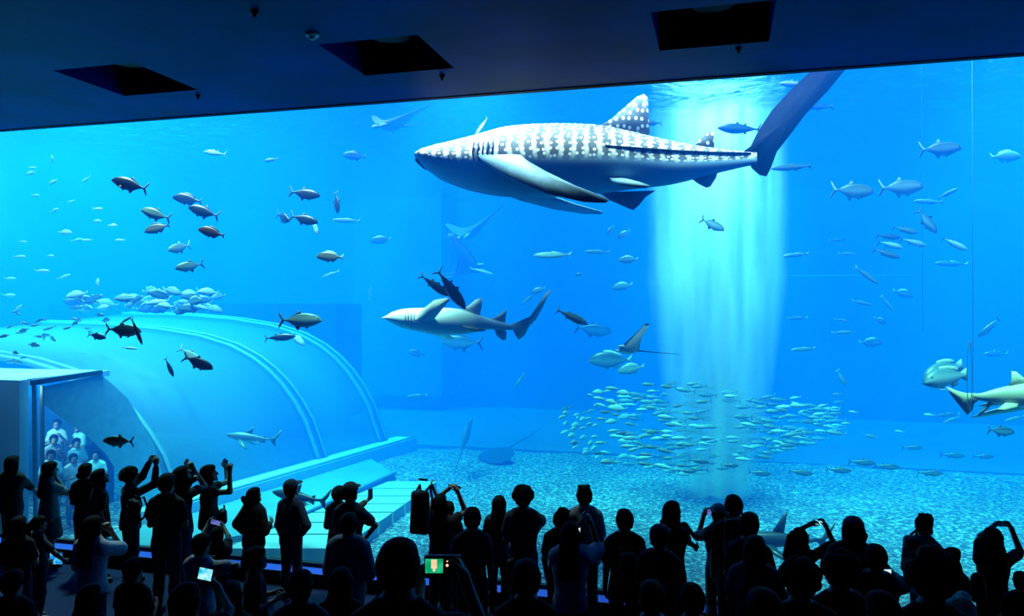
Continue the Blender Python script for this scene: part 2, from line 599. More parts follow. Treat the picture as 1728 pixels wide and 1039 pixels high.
# pale walkway of tiles on the sand beside the room, one slab per tile row
ws = [(812, 823), (824.5, 835.5), (837, 849), (850.5, 863), (865, 880), (882, 900), (902, 925)]
for i, (a, c) in enumerate(ws):
    def xr(y):
        return WZ(655 + (y - 812) * (440 - 655) / 88.0, y, -0.1), WZ(737 + (y - 812) * (640 - 737) / 68.0, y, -0.1)
    l0, r0 = xr(a)
    l1, r1 = xr(c)
    vs = [l0, r0, r1, l1] + [Vector((p.x, p.y, TZ0)) for p in (l0, r0, r1, l1)]
    mbs = MB()
    mbs.add(vs, [(0, 1, 2, 3), (7, 6, 5, 4), (0, 4, 5, 1), (1, 5, 6, 2), (2, 6, 7, 3), (3, 7, 4, 0)])
    word = ['farthest from the viewers', 'second from the far end', 'third from the far end', 'in the middle of the path', 'third from the near end', 'second from the near end', 'nearest the viewers'][i]
    tag(mbs.build('walkway_slab', M_slab, smooth=False), 'pale square-edged slab of the underwater tile path, ' + word, 'slab', 'slabs of the pale path on the tank floor')
# raised smooth ledge between the room's curb and the path
m = MB()
pts = [WZ(612, 765, -0.2), WZ(667, 799, -0.2), WZ(445, 896, -0.2), WZ(250, 930, -0.2), WZ(180, 905, -0.2)]
n = len(pts)
m.add(pts + [Vector((p.x, p.y, TZ0 - 0.1)) for p in pts], [tuple(range(n)), tuple(range(2 * n - 1, n - 1, -1))] + [(i, i + n, (i + 1) % n + n, (i + 1) % n) for i in range(n)])
M_ledge = plain('smooth_pale_ledge', (0.07, 0.18, 0.22), 0.7, 0.2, 0.1, 1.5)
tag(m.build('floor_ledge', M_ledge, smooth=False), kind='structure')
m = MB()
m.tube([pts[1] + Vector((0, 0, .02)), pts[2] + Vector((0, 0, .02))], 0.05, 6)
tag(m.build('trim_4', M_frame), kind='structure')
# projecting block of the back wall with a dark slot beneath it
a, c = WY(597, 600, 20.5), WY(745, 600, 20.5)
M_blk = plain('lighter_concrete', (0.07, 0.18, 0.32), 0.8, 0.1, 0.1, 0.8)
tag(MB().box((a.x, 20.5, 0.35), (c.x, TY1, TZ1 + 0.5)).build('wall_pier', M_blk, smooth=False), kind='structure')
# white rails far behind, low and high on the right
for nm, a, c, r in (('trim_5', WY(1310, 466, 21.8), WY(1540, 465, 21.8), 0.035),):
    tag(MB().tube([a, c], r, 6).build(nm, M_frame), kind='structure')
M_rope = plain('blue_grey_rope', (0.03, 0.12, 0.2), 0.9, 0.02)
for px, y0, y1, d in ((1555, 330, 560, 13.0), (1640, 420, 700, 11.0)):
    a, c = W(px, y0, d), W(px + 2, y1, d)
    a.z = TZ1 - 0.05
    o = MB().tube([a, c], 0.0022, 6).build('rope', M_rope)
    tag(o, 'thin pale rope hanging in the water ' + ('above the right-hand jacks' if px < 1600 else 'in front of the pale shark tail'), 'rope')
m = MB()
q = W(1636, 634, 11.0)
n = 24
m.tube([q + RT * (0.035 * math.cos(2 * PI * i / n)) + Vector((0, 0, 0.5 * math.sin(2 * PI * i / n) + 0)) for i in range(n + 1)], 0.005, 6, caps=False)
tag(m.build('rope_loop', M_frame), 'narrow pale rope loop hanging beside the two big groupers', 'rope')

# ------------------------------------------------------------------ fish and sharks
def lerp_tab(tab, t):
    for a, b in zip(tab, tab[1:]):
        if t <= b[0]:
            u = (t - a[0]) / (b[0] - a[0] + 1e-9)
            u = min(max(u, 0), 1)
            return [p + (q - p) * u for p, q in zip(a[1:], b[1:])]
    return list(tab[-1][1:])


def smooth_tab(tab, n):
    """Catmull-Rom resampling of rows (t, ...)"""
    out = []
    T = [r[0] for r in tab]
    for i in range(n + 1):
        t = T[0] + (T[-1] - T[0]) * (0.5 - 0.5 * math.cos(PI * i / n)) if n > 10 else T[0] + (T[-1] - T[0]) * i / n
        j = 0
        while j < len(T) - 2 and t > T[j + 1]:
            j += 1
        u = (t - T[j]) / (T[j + 1] - T[j])
        p0, p1, p2, p3 = tab[max(j - 1, 0)], tab[j], tab[j + 1], tab[min(j + 2, len(T) - 1)]
        row = [t]
        for a, b, c, d in zip(p0[1:], p1[1:], p2[1:], p3[1:]):
            row.append(0.5 * (2 * b + (c - a) * u + (2 * a - 5 * b + 4 * c - d) * u * u + (3 * b - a - 3 * c + d) * u ** 3))
        out.append(row)
    return out


class Fish:
    """one animal as one mesh: a lofted body with its fins, eyes and mouth; local +X is forward, +Z up, length in metres"""

    def __init__(s, ns=22, nr=16):
        s.v, s.f, s.m, s.uv = [], [], [], []
        s.ns, s.nr = ns, nr

    def body(s, tab, mi=0, power=2.0, belly=None):
        """tab rows: x, z top, z bottom, half width[, y shift]"""
        tab = [tuple(r) + (0.0,) * (5 - len(r)) for r in tab]
        rows = smooth_tab(tab, s.ns)
        n0 = len(s.v)
        nr = s.nr
        L = rows[-1][0] - rows[0][0]
        for r in rows:
            x, zt, zb, hw, dy = r
            zc, hh = (zt + zb) / 2, max((zt - zb) / 2, 0.0005)
            hw = max(hw, 0.0005)
            for k in range(nr):
                a = 2 * PI * k / nr
                cx, sz = math.sin(a), math.cos(a)
                yy = hw * math.copysign(abs(cx) ** (2 / power), cx)
                zz = hh * math.copysign(abs(sz) ** (2 / power), sz)
                s.v.append(Vector((x, dy + yy, zc + zz)))
                s.uv.append(((x - rows[0][0]) / L, min(k, nr - k) / (nr / 2)))
        for i in range(s.ns):
            for k in range(nr):
                s.f.append((n0 + i * nr + k, n0 + (i + 1) * nr + k, n0 + (i + 1) * nr + (k + 1) % nr, n0 + i * nr + (k + 1) % nr))
                s.m.append(mi)
        s.f.append(tuple(n0 + k for k in range(nr)))
        s.f.append(tuple(n0 + s.ns * nr + k for k in range(nr - 1, -1, -1)))
        s.m += [mi, mi]
        return s

    def fin(s, pts, th, mi=0, root=2, M=None, v=0.25, kz=0.0, ku=0.3):
        """outline of (x, z) pairs in the plane y = 0, thick at its first and last 'root' points; M places it"""
        n = len(pts)
        n0 = len(s.v)
        cx = sum(p[0] for p in pts) / n
        cz = sum(p[1] for p in pts) / n
        half = []
        for i in range(n):
            r = min(i, n - 1 - i)
            half.append(th if r < root - 1 else (th * 0.75 if r == root - 1 else th * 0.22))
        for sd in (1, -1):
            for (x, z), h in zip(pts, half):
                s.v.append(Vector((x, sd * h, z)))
                s.uv.append((0.5 + x * ku, v + kz * (z - cz)))
            s.v.append(Vector((cx, sd * th * 0.8, cz)))
            s.uv.append((0.5 + cx * ku, v))
        if M:
            for i in range(n0, len(s.v)):
                s.v[i] = M @ s.v[i]
        for i in range(n):
            j = (i + 1) % n
            s.f += [(n0 + i, n0 + j, n0 + n), (n0 + n + 1 + j, n0 + n + 1 + i, n0 + 2 * n + 1), (n0 + i, n0 + n + 1 + i, n0 + n + 1 + j, n0 + j)]
            s.m += [mi] * 3
        return s

    def eye(s, x, y, z, r, mi):
        for sd in (1, -1):
            mb = MB()
            mb.ell((x, sd * y, z), (r, r * 0.5, r), nu=8, nv=6)
            n0 = len(s.v)
            s.v += mb.v
            s.uv += [(0, 0)] * len(mb.v)
            s.f += [tuple(i + n0 for i in f) for f in mb.f]
            s.m += [mi] * len(mb.f)
        return s

    def bend(s, fn):
        s.v = [fn(v) for v in s.v]
        return s

    def mesh(s, name, mats):
        me = bpy.data.meshes.new(name)
        me.from_pydata([tuple(v) for v in s.v], [], s.f)
        for m in mats:
            me.materials.append(m)
        me.polygons.foreach_set('material_index', s.m)
        me.polygons.foreach_set('use_smooth', [True] * len(s.f))
        uvl = me.uv_layers.new(name='uv')
        idx = np.zeros(len(me.loops), dtype=np.int32)
        me.loops.foreach_get('vertex_index', idx)
        uvl.data.foreach_set('uv', np.array(s.uv, dtype=np.float32)[idx].ravel())
        me.update()
        return me


def skin_mat(name, back, belly, line=0.5, soft=0.12, rough=0.35, bars=None, spots=None, nscale=12.0):
    """countershaded skin: uv.y runs from the back (0) to the belly (1)"""
    m, nt, b, out = new_mat(name)
    b.inputs['Roughness'].default_value = rough
    b.inputs['Specular IOR Level'].default_value = 0.4
    uv = node(nt, 'ShaderNodeUVMap')
    sep = node(nt, 'ShaderNodeSeparateXYZ')
    nt.links.new(uv.outputs[0], sep.inputs[0])
    tc = node(nt, 'ShaderNodeTexCoord')
    nz = node(nt, 'ShaderNodeTexNoise', Scale=nscale, Detail=3.0)
    nt.links.new(tc.outputs['Object'], nz.inputs['Vector'])
    ad = node(nt, 'ShaderNodeMath', operation='MULTIPLY_ADD')
    nt.links.new(nz.outputs[0], ad.inputs[0])
    ad.inputs[1].default_value = 0.12
    nt.links.new(sep.outputs[1], ad.inputs[2])
    c = ramp(nt, ad.outputs[0], [(line - soft + .06, back), (line + soft + .06, belly)])
    if bars:
        wv = node(nt, 'ShaderNodeTexWave', Scale=bars[0], Distortion=0.6)
        wv.bands_direction = 'X'
        nt.links.new(uv.outputs[0], wv.inputs['Vector'])
        mx = node(nt, 'ShaderNodeMixRGB', blend_type='MULTIPLY', Fac=bars[1])
        nt.links.new(c, mx.inputs[1])
        nt.links.new(wv.outputs[0], mx.inputs[2])
        c = mx.outputs[0]
    nt.links.new(c, b.inputs['Base Color'])
    return m


M_eye = plain('fish_eye', (0.01, 0.01, 0.01), 0.15, 0.6)
M_fin_d = plain('dark_fin', (0.02, 0.03, 0.04), 0.5, 0.3)
M_fin_p = plain('pale_fin', (0.22, 0.28, 0.22), 0.5, 0.3)
M_silver = skin_mat('silver_scales', (0.04, 0.10, 0.09), (0.17, 0.30, 0.26), 0.42)
M_slate = skin_mat('dark_slate_scales', (0.008, 0.013, 0.018), (0.045, 0.06, 0.07), 0.7)
M_green = skin_mat('sea_green_scales', (0.04, 0.11, 0.11), (0.2, 0.3, 0.29), 0.35)
M_rust = skin_mat('rusty_scales', (0.07, 0.03, 0.025), (0.16, 0.09, 0.08), 0.6)
M_mott = skin_mat('mottled_brown_scales', (0.07, 0.06, 0.04), (0.3, 0.3, 0.22), 0.6, 0.3, bars=(6, 0.5), nscale=30)
M_bar = skin_mat('banded_scales', (0.12, 0.2, 0.2), (0.35, 0.42, 0.4), 0.5, 0.2, bars=(5, 0.7))
M_pale = skin_mat('pale_scales', (0.18, 0.3, 0.28), (0.4, 0.5, 0.44), 0.4)
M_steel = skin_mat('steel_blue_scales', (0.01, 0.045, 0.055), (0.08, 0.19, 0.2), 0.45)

JACK = [(-.40, .018, -.018, .010), (-.34, .03, -.03, .014), (-.22, .085, -.085, .03), (-.05, .15, -.155, .055), (.12, .165, -.17, .07), (.27, .15, -.14, .068), (.38, .11, -.09, .055), (.45, .06, -.055, .035), (.49, .0, -.03, .01)]
SNAP = [(-.38, .03, -.03, .012), (-.30, .05, -.045, .02), (-.15, .12, -.12, .04), (.02, .17, -.165, .06), (.2, .175, -.16, .07), (.35, .125, -.115, .06), (.45, .05, -.07, .035), (.49, -.02, -.04, .01)]
TUNA = [(-.44, .01, -.01, .010), (-.36, .025, -.025, .018), (-.2, .07, -.07, .045), (0, .11, -.115, .07), (.2, .115, -.12, .075), (.36, .085, -.08, .06), (.46, .035, -.035, .03), (.5, .005, -.01, .006)]
SLIM = [(-.44, .012, -.012, .008), (-.3, .04, -.04, .02), (-.05, .075, -.075, .04), (.2, .08, -.08, .045), (.38, .055, -.055, .035), (.47, .025, -.03, .02), (.5, .0, -.015, .006)]
GROUP = [(-.40, .05, -.05, .018), (-.3, .08, -.08, .03), (-.12, .15, -.14, .06), (.08, .19, -.18, .09), (.26, .18, -.175, .10), (.4, .12, -.13, .085), (.47, .06, -.10, .06), (.5, -.0, -.07, .03)]


def fork(x0, h, sweep, w=.05, up=1.0, dn=1.0):
    return [(x0 + .06, .012), (x0 - .01, .03), (x0 - sweep * .6, h * .6 * up), (x0 - sweep, h * up), (x0 - sweep + w * .1, h * .55 * up), (x0 - w, 0),
            (x0 - sweep + w * .1, -h * .55 * dn), (x0 - sweep, -h * dn), (x0 - sweep * .6, -h * .6 * dn), (x0 - .01, -.03), (x0 + .06, -.012)]


def rot_x(deg, loc):
    return Matrix.Translation(loc) @ Matrix.Rotation(math.radians(deg), 4, 'X')


def make_fish(kind, mats, detail=1):
    f = Fish(18 if detail else 9, 14 if detail else 8)
    if kind == 'jack':
        f.body(JACK)
        f.fin(fork(-.39, .21, .13, .04), .008, 1, 2)
        f.fin([(.02, .13), (-.04, .23), (-.07, .22), (-.1, .16), (-.28, .065), (-.32, .02), (-.1, .1)], .006, 1)
        f.fin([(-.0, -.13), (-.07, -.24), (-.10, -.22), (-.13, -.15), (-.28, -.055), (-.32, -.02), (-.1, -.1)], .006, 1)
        if detail:
            for sd in (1, -1):
                f.fin([(.2, -.03), (.16, -.02), (.06, -.05), (-.06, -.11), (.08, -.08), (.19, -.06)], .005, 1, 2, rot_x(-14 * sd, (0, sd * .065, 0)))
            f.fin([(.2, -.155), (.12, -.21), (.1, -.17)], .005, 1)
            f.eye(.41, .043, .03, .018, 2)
    elif kind == 'snapper':
        f.body(SNAP)
        f.fin(fork(-.37, .12, .11, .07), .008, 1, 2)
        f.fin([(.2, .16), (.14, .215), (.0, .215), (-.14, .17), (-.24, .12), (-.26, .07), (0, .14)], .006, 1)
        f.fin([(-.04, -.14), (-.08, -.2), (-.2, -.14), (-.26, -.06)], .006, 1)
        if detail:
            for sd in (1, -1):
                f.fin([(.2, -.04), (.12, -.02), (.03, -.07), (.1, -.11), (.19, -.08)], .005, 1, 2, rot_x(-18 * sd, (0, sd * .062, 0)))
            f.fin([(.14, -.15), (.05, -.22), (.03, -.15)], .005, 1)
            f.eye(.38, .045, .03, .02, 2)
    elif kind == 'tuna':
        f.body(TUNA)
        f.fin(fork(-.43, .16, .08, .03), .006, 1, 2)
        f.fin([(.1, .10), (.04, .165), (.0, .12), (-.02, .1)], .005, 1)
        f.fin([(-.1, .09), (-.16, .14), (-.17, .08)], .005, 1)
        f.fin([(-.1, -.09), (-.16, -.14), (-.17, -.08)], .005, 1)
        if detail:
            for sd in (1, -1):
                f.fin([(.24, -.01), (.2, .0), (.08, -.04), (.2, -.03)], .004, 1, 2, rot_x(-20 * sd, (0, sd * .07, 0)))
            f.eye(.42, .035, .015, .014, 2)
    elif kind == 'slim':
        f.body(SLIM)
        f.fin(fork(-.43, .10, .08, .03), .005, 1, 2)
        f.fin([(.04, .07), (.0, .10), (-.2, .06), (-.3, .03)], .004, 1)
        f.fin([(-.06, -.07), (-.1, -.10), (-.25, -.05), (-.3, -.03)], .004, 1)
        if detail:
            f.eye(.42, .03, .01, .012, 2)
    elif kind == 'grouper':
        f.body(GROUP)
        f.fin([(-.34, .05), (-.42, .10), (-.5, .13), (-.52, 0), (-.5, -.13), (-.42, -.10), (-.34, -.05)], .012, 1, 2)
        f.fin([(.18, .17), (.12, .23), (-.05, .23), (-.2, .2), (-.3, .15), (-.3, .07), (0, .15)], .008, 1)
        f.fin([(-.08, -.13), (-.14, -.21), (-.26, -.17), (-.3, -.07)], .008, 1)
        for sd in (1, -1):
            f.fin([(.2, -.06), (.12, -.01), (-.0, -.04), (-.02, -.12), (.08, -.15), (.18, -.12)], .007, 1, 2, rot_x(-20 * sd, (0, sd * .09, 0)))
        f.fin([(.18, -.165), (.06, -.25), (.06, -.16)], .007, 1)
        f.eye(.38, .078, .055, .017, 2)
        f.fin([(.5, -.055), (.42, -.075), (.38, -.1), (.42, -.095), (.49, -.075)], .088, 2, 9)
    return f.mesh(kind, mats)


FISH = {}


def fish_mesh(kind, mat, fin, detail=1):
    key = (kind, mat.name, fin.name, detail)
    if key not in FISH:
        FISH[key] = make_fish(kind, [mat, fin, M_eye], detail)
    return FISH[key]


def place(me, name, px, py, d, length, head=0.0, yaw=0.0, roll=0.0, loc=None):
    """head: direction of the nose in the picture (0 right, 180 left, 90 up); yaw turns it towards (+) or away from the viewer"""
    o = bpy.data.objects.new(name, me)
    COL.objects.link(o)
    a = math.radians(head)
    left = math.cos(a) < 0
    pitch = math.asin(max(-1, min(1, math.sin(a))))
    if abs(yaw) > 0:
        y = math.radians(yaw)
    else:
        y = 0
    R = Matrix.Rotation(YAW + (PI if left else 0) + (y if left else -y), 4, 'Z') @ Matrix.Rotation(-pitch, 4, 'Y') @ Matrix.Rotation(math.radians(roll), 4, 'X')
    o.matrix_world = Matrix.Translation(loc or W(px, py, d)) @ R @ Matrix.Scale(length, 4)
    return o

# ---------------- whale shark
def whale_mat():
    m, nt, b, out = new_mat('spotted_shark_skin')
    b.inputs['Roughness'].default_value = 0.65
    b.inputs['Specular IOR Level'].default_value = 0.08
    uv = node(nt, 'ShaderNodeUVMap')
    sep = node(nt, 'ShaderNodeSeparateXYZ')
    nt.links.new(uv.outputs[0], sep.inputs[0])
    mp = node(nt, 'ShaderNodeMapping')
    mp.inputs['Scale'].default_value = (54, 20, 1)
    nt.links.new(uv.outputs[0], mp.inputs['Vector'])
    vo = node(nt, 'ShaderNodeTexVoronoi', Scale=1.0, Randomness=0.55, voronoi_dimensions='2D')
    nt.links.new(mp.outputs[0], vo.inputs['Vector'])
    # tall pale bars between the spots, broken by noise
    wv = node(nt, 'ShaderNodeTexWave', Scale=8.6, Distortion=2.2, Detail=2.0)
    wv.bands_direction = 'X'
    nt.links.new(uv.outputs[0], wv.inputs['Vector'])
    tc = node(nt, 'ShaderNodeTexCoord')
    nz = node(nt, 'ShaderNodeTexNoise', Scale=2.2, Detail=4.0)
    nt.links.new(tc.outputs['Object'], nz.inputs['Vector'])
    base = ramp(nt, nz.outputs[0], [(0.35, (0.045, 0.05, 0.06)), (0.7, (0.10, 0.11, 0.125))])
    spots = ramp(nt, vo.outputs['Distance'], [(0.17, (0.9, 0.9, 0.9)), (0.30, (0, 0, 0))])
    # the bars sit on the flank, not on the ridge of the back
    bars = ramp(nt, wv.outputs[0], [(0.55, (0, 0, 0)), (0.95, (0.7, 0.7, 0.7))])
    side = ramp(nt, sep.outputs[1], [(0.16, (0, 0, 0)), (0.34, (0.75, 0.75, 0.75))])
    bm_ = node(nt, 'ShaderNodeMixRGB', blend_type='MULTIPLY', Fac=1.0)
    nt.links.new(bars, bm_.inputs[1])
    nt.links.new(side, bm_.inputs[2])
    mxx = node(nt, 'ShaderNodeMixRGB', blend_type='LIGHTEN', Fac=1.0)
    nt.links.new(spots, mxx.inputs[1])
    nt.links.new(bm_.outputs[0], mxx.inputs[2])
    c1 = node(nt, 'ShaderNodeMixRGB')
    nt.links.new(mxx.outputs[0], c1.inputs[0])
    nt.links.new(base, c1.inputs[1])
    c1.inputs[2].default_value = (0.8, 0.76, 0.7, 1)
    # tail third darker and plain, belly pale
    c2 = node(nt, 'ShaderNodeMixRGB')
    nt.links.new(ramp(nt, sep.outputs[1], [(0.50, (0, 0, 0)), (0.56, (1, 1, 1))]), c2.inputs[0])
    nt.links.new(c1.outputs[0], c2.inputs[1])
    c2.inputs[2].default_value = (0.14, 0.24, 0.33, 1)
    nt.links.new(c2.outputs[0], b.inputs['Base Color'])
    return m


M_whale = whale_mat()
M_whaletail = plain('dark_tail_skin', (0.004, 0.005, 0.012), 0.7, 0.03, 0.4, 14)
M_whaleunder = plain('grey_fin_skin', (0.10, 0.17, 0.23), 0.6, 0.2, 0.2)
WD = 12.5
WS = F_PX / WD


def wl(px, py):
    """picture offsets to metres in the animal's own frame (nose towards +X)"""
    return (-(px - 980) / WS, -(py - 270) / WS)


top = [(1272, 260), (1230, 257), (1180, 250), (1130, 240), (1080, 228), (1020, 214), (960, 209), (900, 209), (850, 213), (810, 224), (770, 234), (735, 242), (712, 250), (702, 257)]
bot = [(1272, 283), (1230, 291), (1180, 303), (1130, 314), (1080, 319), (1020, 326), (960, 331), (900, 332), (850, 330), (810, 324), (770, 313), (735, 298), (712, 281), (702, 270)]
hw = [.07, .12, .22, .33, .45, .55, .62, .66, .68, .68, .66, .62, .56, .44]
f = Fish(60, 32)
tab = []
for (x, y0), (_, y1), h in zip(top, bot, hw):
    X, zt = wl(x, y0)
    _, zb = wl(x, y1)
    tab.append((X, zt, zb, h))
tab.append((wl(699, 0)[0], wl(0, 261)[1], wl(0, 267)[1], .30))
f.body(tab, 0, 2.15)
P = lambda pts: [wl(*p) for p in pts]
f.fin(P([(1008, 216), (1030, 203), (1055, 181), (1074, 165), (1086, 160), (1093, 166), (1094, 195), (1096, 231), (1060, 222)]), .05, 0, 2, v=.15, kz=.4, ku=.18)
f.fin(P([(1168, 250), (1180, 239), (1196, 226), (1202, 226), (1203, 254), (1190, 252)]), .03, 0, 2, v=.12, kz=.4, ku=.18)
f.fin(P([(1165, 303), (1176, 312), (1190, 320), (1197, 318), (1206, 304), (1208, 296)]), .03, 3, 2)
# tail: tall upper lobe that leaves the picture under the ceiling edge
tl = P([(1240, 268), (1262, 255), (1276, 226), (1298, 192), (1330, 157), (1366, 124), (1398, 96), (1438, 72), (1446, 78), (1424, 118), (1388, 162), (1352, 200), (1324, 238), (1302, 266), (1296, 288), (1289, 302), (1278, 300), (1266, 288), (1262, 280), (1240, 282)])
f.fin(tl, .055, 1, 3)
for sd in (1, -1):   # long pectoral fins sweep back and down, pelvic fins behind
    a = [(1.72, -.12), (1.45, .06), (1.18, .02), (.93, -.32), (.55, -.62), (.08, -.93), (-.34, -1.16), (-.42, -1.22), (-.36, -1.27), (-.05, -1.25), (.5, -1.08), (1.1, -.74), (1.55, -.38)]
    M = Matrix.Translation((0, sd * .50, .20 if sd > 0 else -.15)) @ Matrix.Rotation(math.radians((33 if sd > 0 else 65) * sd), 4, 'X')
    f.fin(a, .035, 3, 2, M)
    M = Matrix.Translation((0, sd * .32, -.36)) @ Matrix.Rotation(math.radians(66 * sd), 4, 'X')
    if sd < 0:
        f.fin(P([(1012, 322), (1030, 335), (1058, 348), (1070, 353), (1080, 345), (1092, 330), (1108, 320)]), .03, 3, 2, Matrix.Translation((0, -.25, 0)))
    else:
        f.fin([(-.35, .02), (-.6, .0), (-.92, -.28), (-1.05, -.5), (-.98, -.52), (-.6, -.32)], .04, 3, 2, M)
    # gill slits
    for k in range(5):
        gx = wl(838 - k * 8, 0)[0]
        n0 = len(f.v)
        y = sd * .665
        mb = MB().tube([(gx, y * 1.0, .18), (gx + .02, y * 1.03, .02), (gx, y * 1.0, -.12)], .012, 5)
        f.v += mb.v
        f.uv += [(0, .5)] * len(mb.v)
        f.f += [tuple(i + n0 for i in q) for q in mb.f]
        f.m += [1] * len(mb.f)
f.eye(wl(716, 0)[0], .53, wl(0, 262)[1], .03, 2)
n0 = len(f.v)   # the wide mouth
mb = MB().tube([(wl(704, 0)[0], y, -.02 - .02 * abs(y)) for y in (-.42, -.2, 0, .2, .42)], [.02, .035, .04, .035, .02], 6)
f.v += mb.v
f.uv += [(0, .9)] * len(mb.v)
f.f += [tuple(i + n0 for i in q) for q in mb.f]
f.m += [1] * len(mb.f)
for sd in (1, -1):  # ridge running back to the tail
    mb = MB().tube([(wl(x, 0)[0], sd * h, wl(0, y)[1]) for x, y, h in ((1020, 258, .54), (1080, 262, .45), (1140, 264, .30), (1200, 265, .17), (1262, 265, .075))], [.012, .022, .022, .022, .015], 6)
    n0 = len(f.v)
    f.v += mb.v
    f.uv += [(0, .3)] * len(mb.v)
    f.f += [tuple(i + n0 for i in q) for q in mb.f]
    f.m += [1] * len(mb.f)
me = f.mesh('whale_shark', [M_whale, M_whaletail, M_eye, M_whaleunder])
o = place(me, 'whale_shark', 980, 270, WD, 0.99, 180, -5)
tag(o, 'huge spotted whale shark swimming left near the surface, tail raised past the ceiling edge', 'shark')

# ---------------- pale nurse shark in the middle
M_nurse = skin_mat('pale_cream_skin', (0.85, 0.78, 0.68), (0.6, 0.68, 0.66), 0.6, 0.2, 0.5, nscale=5)
ND = 13.5
NS = F_PX / ND
nl = lambda px, py: (-(px - 780) / NS, -(py - 540) / NS)
top = [(872, 549), (850, 544), (825, 537), (800, 528), (780, 522), (760, 519.5), (735, 519), (700, 519.5), (680, 521), (662, 526), (650, 533)]
bot = [(872, 556), (850, 557), (825, 556), (800, 561), (780, 564), (760, 565), (735, 565), (700, 558), (680, 554), (662, 546), (650, 539)]
hw = [.03, .05, .08, .13, .17, .21, .25, .27, .25, .19, .11]
f = Fish(40, 22)
tab = [(nl(x, 0)[0], nl(0, a)[1], nl(0, b_)[1], h) for (x, a), (_, b_), h in zip(top, bot, hw)] + [(nl(645, 0)[0], nl(0, 535)[1], nl(0, 537.5)[1], .04)]
f.body(tab, 0, 2.1)
P = lambda pts: [nl(*p) for p in pts]
f.fin(P([(778, 523), (790, 516), (803, 505), (813, 502), (814, 510), (810, 531), (795, 527)]), .05, 0, 2)
f.fin(P([(828, 538), (840, 532), (853, 522), (855, 525), (852, 545), (842, 542)]), .018, 0, 2)
f.fin(P([(834, 556), (838, 566), (848, 574), (854, 573), (855, 560), (850, 556)]), .018, 0, 2)
f.fin(P([(862, 548), (875, 546), (892, 536), (905, 518), (918, 498), (928, 489), (930, 491), (924, 499), (916, 518), (905, 538), (893, 551), (885, 566), (875, 573), (870, 566), (866, 557)]), .055, 0, 2)
for sd, up in ((1, 1), (-1, -1)):
    if sd == 1:   # the near pectoral fin lifted above the back
        f.fin([(.80, -.20), (.62, -.06), (.40, .22), (.28, .37), (.34, .40), (.55, .36), (.74, .2), (.92, .0), (1.0, -.16)], .025, 0, 2, Matrix.Translation((-.10, .25, .02)) @ Matrix.Rotation(math.radians(-25), 4, 'X'))
    else:
        f.fin([(.80, 0), (.62, .0), (.36, -.35), (.28, -.5), (.4, -.52), (.7, -.3), (.95, -.05)], .025, 0, 2, Matrix.Translation((-.10, -.2, -.1)) @ Matrix.Rotation(math.radians(-60), 4, 'X'))
    f.fin([(.02, 0), (-.2, .02), (-.42, -.22), (-.3, -.22), (-.1, -.12)], .018, 1, 2, Matrix.Translation((0, sd * .14, -.1)) @ Matrix.Rotation(math.radians(70 * sd), 4, 'X'))
f.eye(nl(667, 0)[0], .18, nl(0, 531)[1], .014, 2)
for sd in (1, -1):
    for k in range(4):
        gx = nl(688 + k * 5, 0)[0]
        mb = MB().tube([(gx, sd * .262, .13), (gx + .01, sd * .275, .06), (gx, sd * .272, -.01)], .006, 5)
        n0 = len(f.v)
        f.v += mb.v
        f.uv += [(0, .5)] * len(mb.v)
        f.f += [tuple(i + n0 for i in q) for q in mb.f]
        f.m += [1] * len(mb.f)
me = f.mesh('nurse_shark', [M_nurse, plain('dark_grey_skin', (0.10, 0.11, 0.12)), M_eye])  # even dark grey for the pelvic fins and gill slits
o = place(me, 'nurse_shark', 780, 540, ND, 1.0, 180)
tag(o, 'cream-coloured nurse shark swimming left with its front fin lifted and tail swept up', 'shark')

# ---------------- reef sharks
M_reef = skin_mat('grey_shark_skin', (0.05, 0.085, 0.085), (0.26, 0.33, 0.32), 0.62, 0.1)
M_sandy = skin_mat('sandy_shark_skin', (0.34, 0.38, 0.26), (0.5, 0.52, 0.42), 0.6, 0.15)
M_gdark = skin_mat('dark_grey_shark_skin', (0.025, 0.035, 0.04), (0.12, 0.15, 0.16), 0.7)


def reef(mat, name='reef_shark', tail_up=1.0, dors=1.0):
    f = Fish(30, 16)
    f.body([(-.40, .012, -.012, .010), (-.32, .02, -.022, .015), (-.2, .04, -.045, .032), (-.05, .07, -.075, .055), (.1, .085, -.09, .072), (.25, .08, -.085, .07), (.36, .06, -.06, .055), (.45, .035, -.03, .035), (.5, .01, .0, .01)])
    d = dors
    f.fin([(.13, .075), (.07, .12 * d), (.0, .20 * d), (-.03, .21 * d), (-.02, .15 * d), (.0, .075)], .012, 0, 2)
    f.fin([(-.22, .035), (-.26, .065), (-.29, .07), (-.28, .03)], .006, 0, 2)
    f.fin([(-.2, -.04), (-.24, -.075), (-.27, -.08), (-.27, -.03)], .006, 0, 2)
    u = tail_up
    f.fin([(-.33, .02), (-.40, .03), (-.47, .10 * u), (-.55, .20 * u), (-.57, .20 * u), (-.52, .08 * u), (-.46, .0), (-.47, -.07), (-.48, -.13), (-.43, -.08), (-.38, -.02)], .012, 0, 2)
    for sd in (1, -1):
        f.fin([(.22, 0), (.16, .0), (.02, -.16), (-.03, -.24), (.03, -.23), (.17, -.12)], .01, 0, 2, Matrix.Translation((0, sd * .055, -.045)) @ Matrix.Rotation(math.radians(55 * sd), 4, 'X'))
        f.fin([(-.1, 0), (-.16, .0), (-.2, -.07), (-.15, -.05)], .006, 0, 2, Matrix.Translation((0, sd * .04, -.055)) @ Matrix.Rotation(math.radians(50 * sd), 4, 'X'))
    f.eye(.4, .046, .02, .008, 1)
    return f.mesh(name, [mat, M_eye])


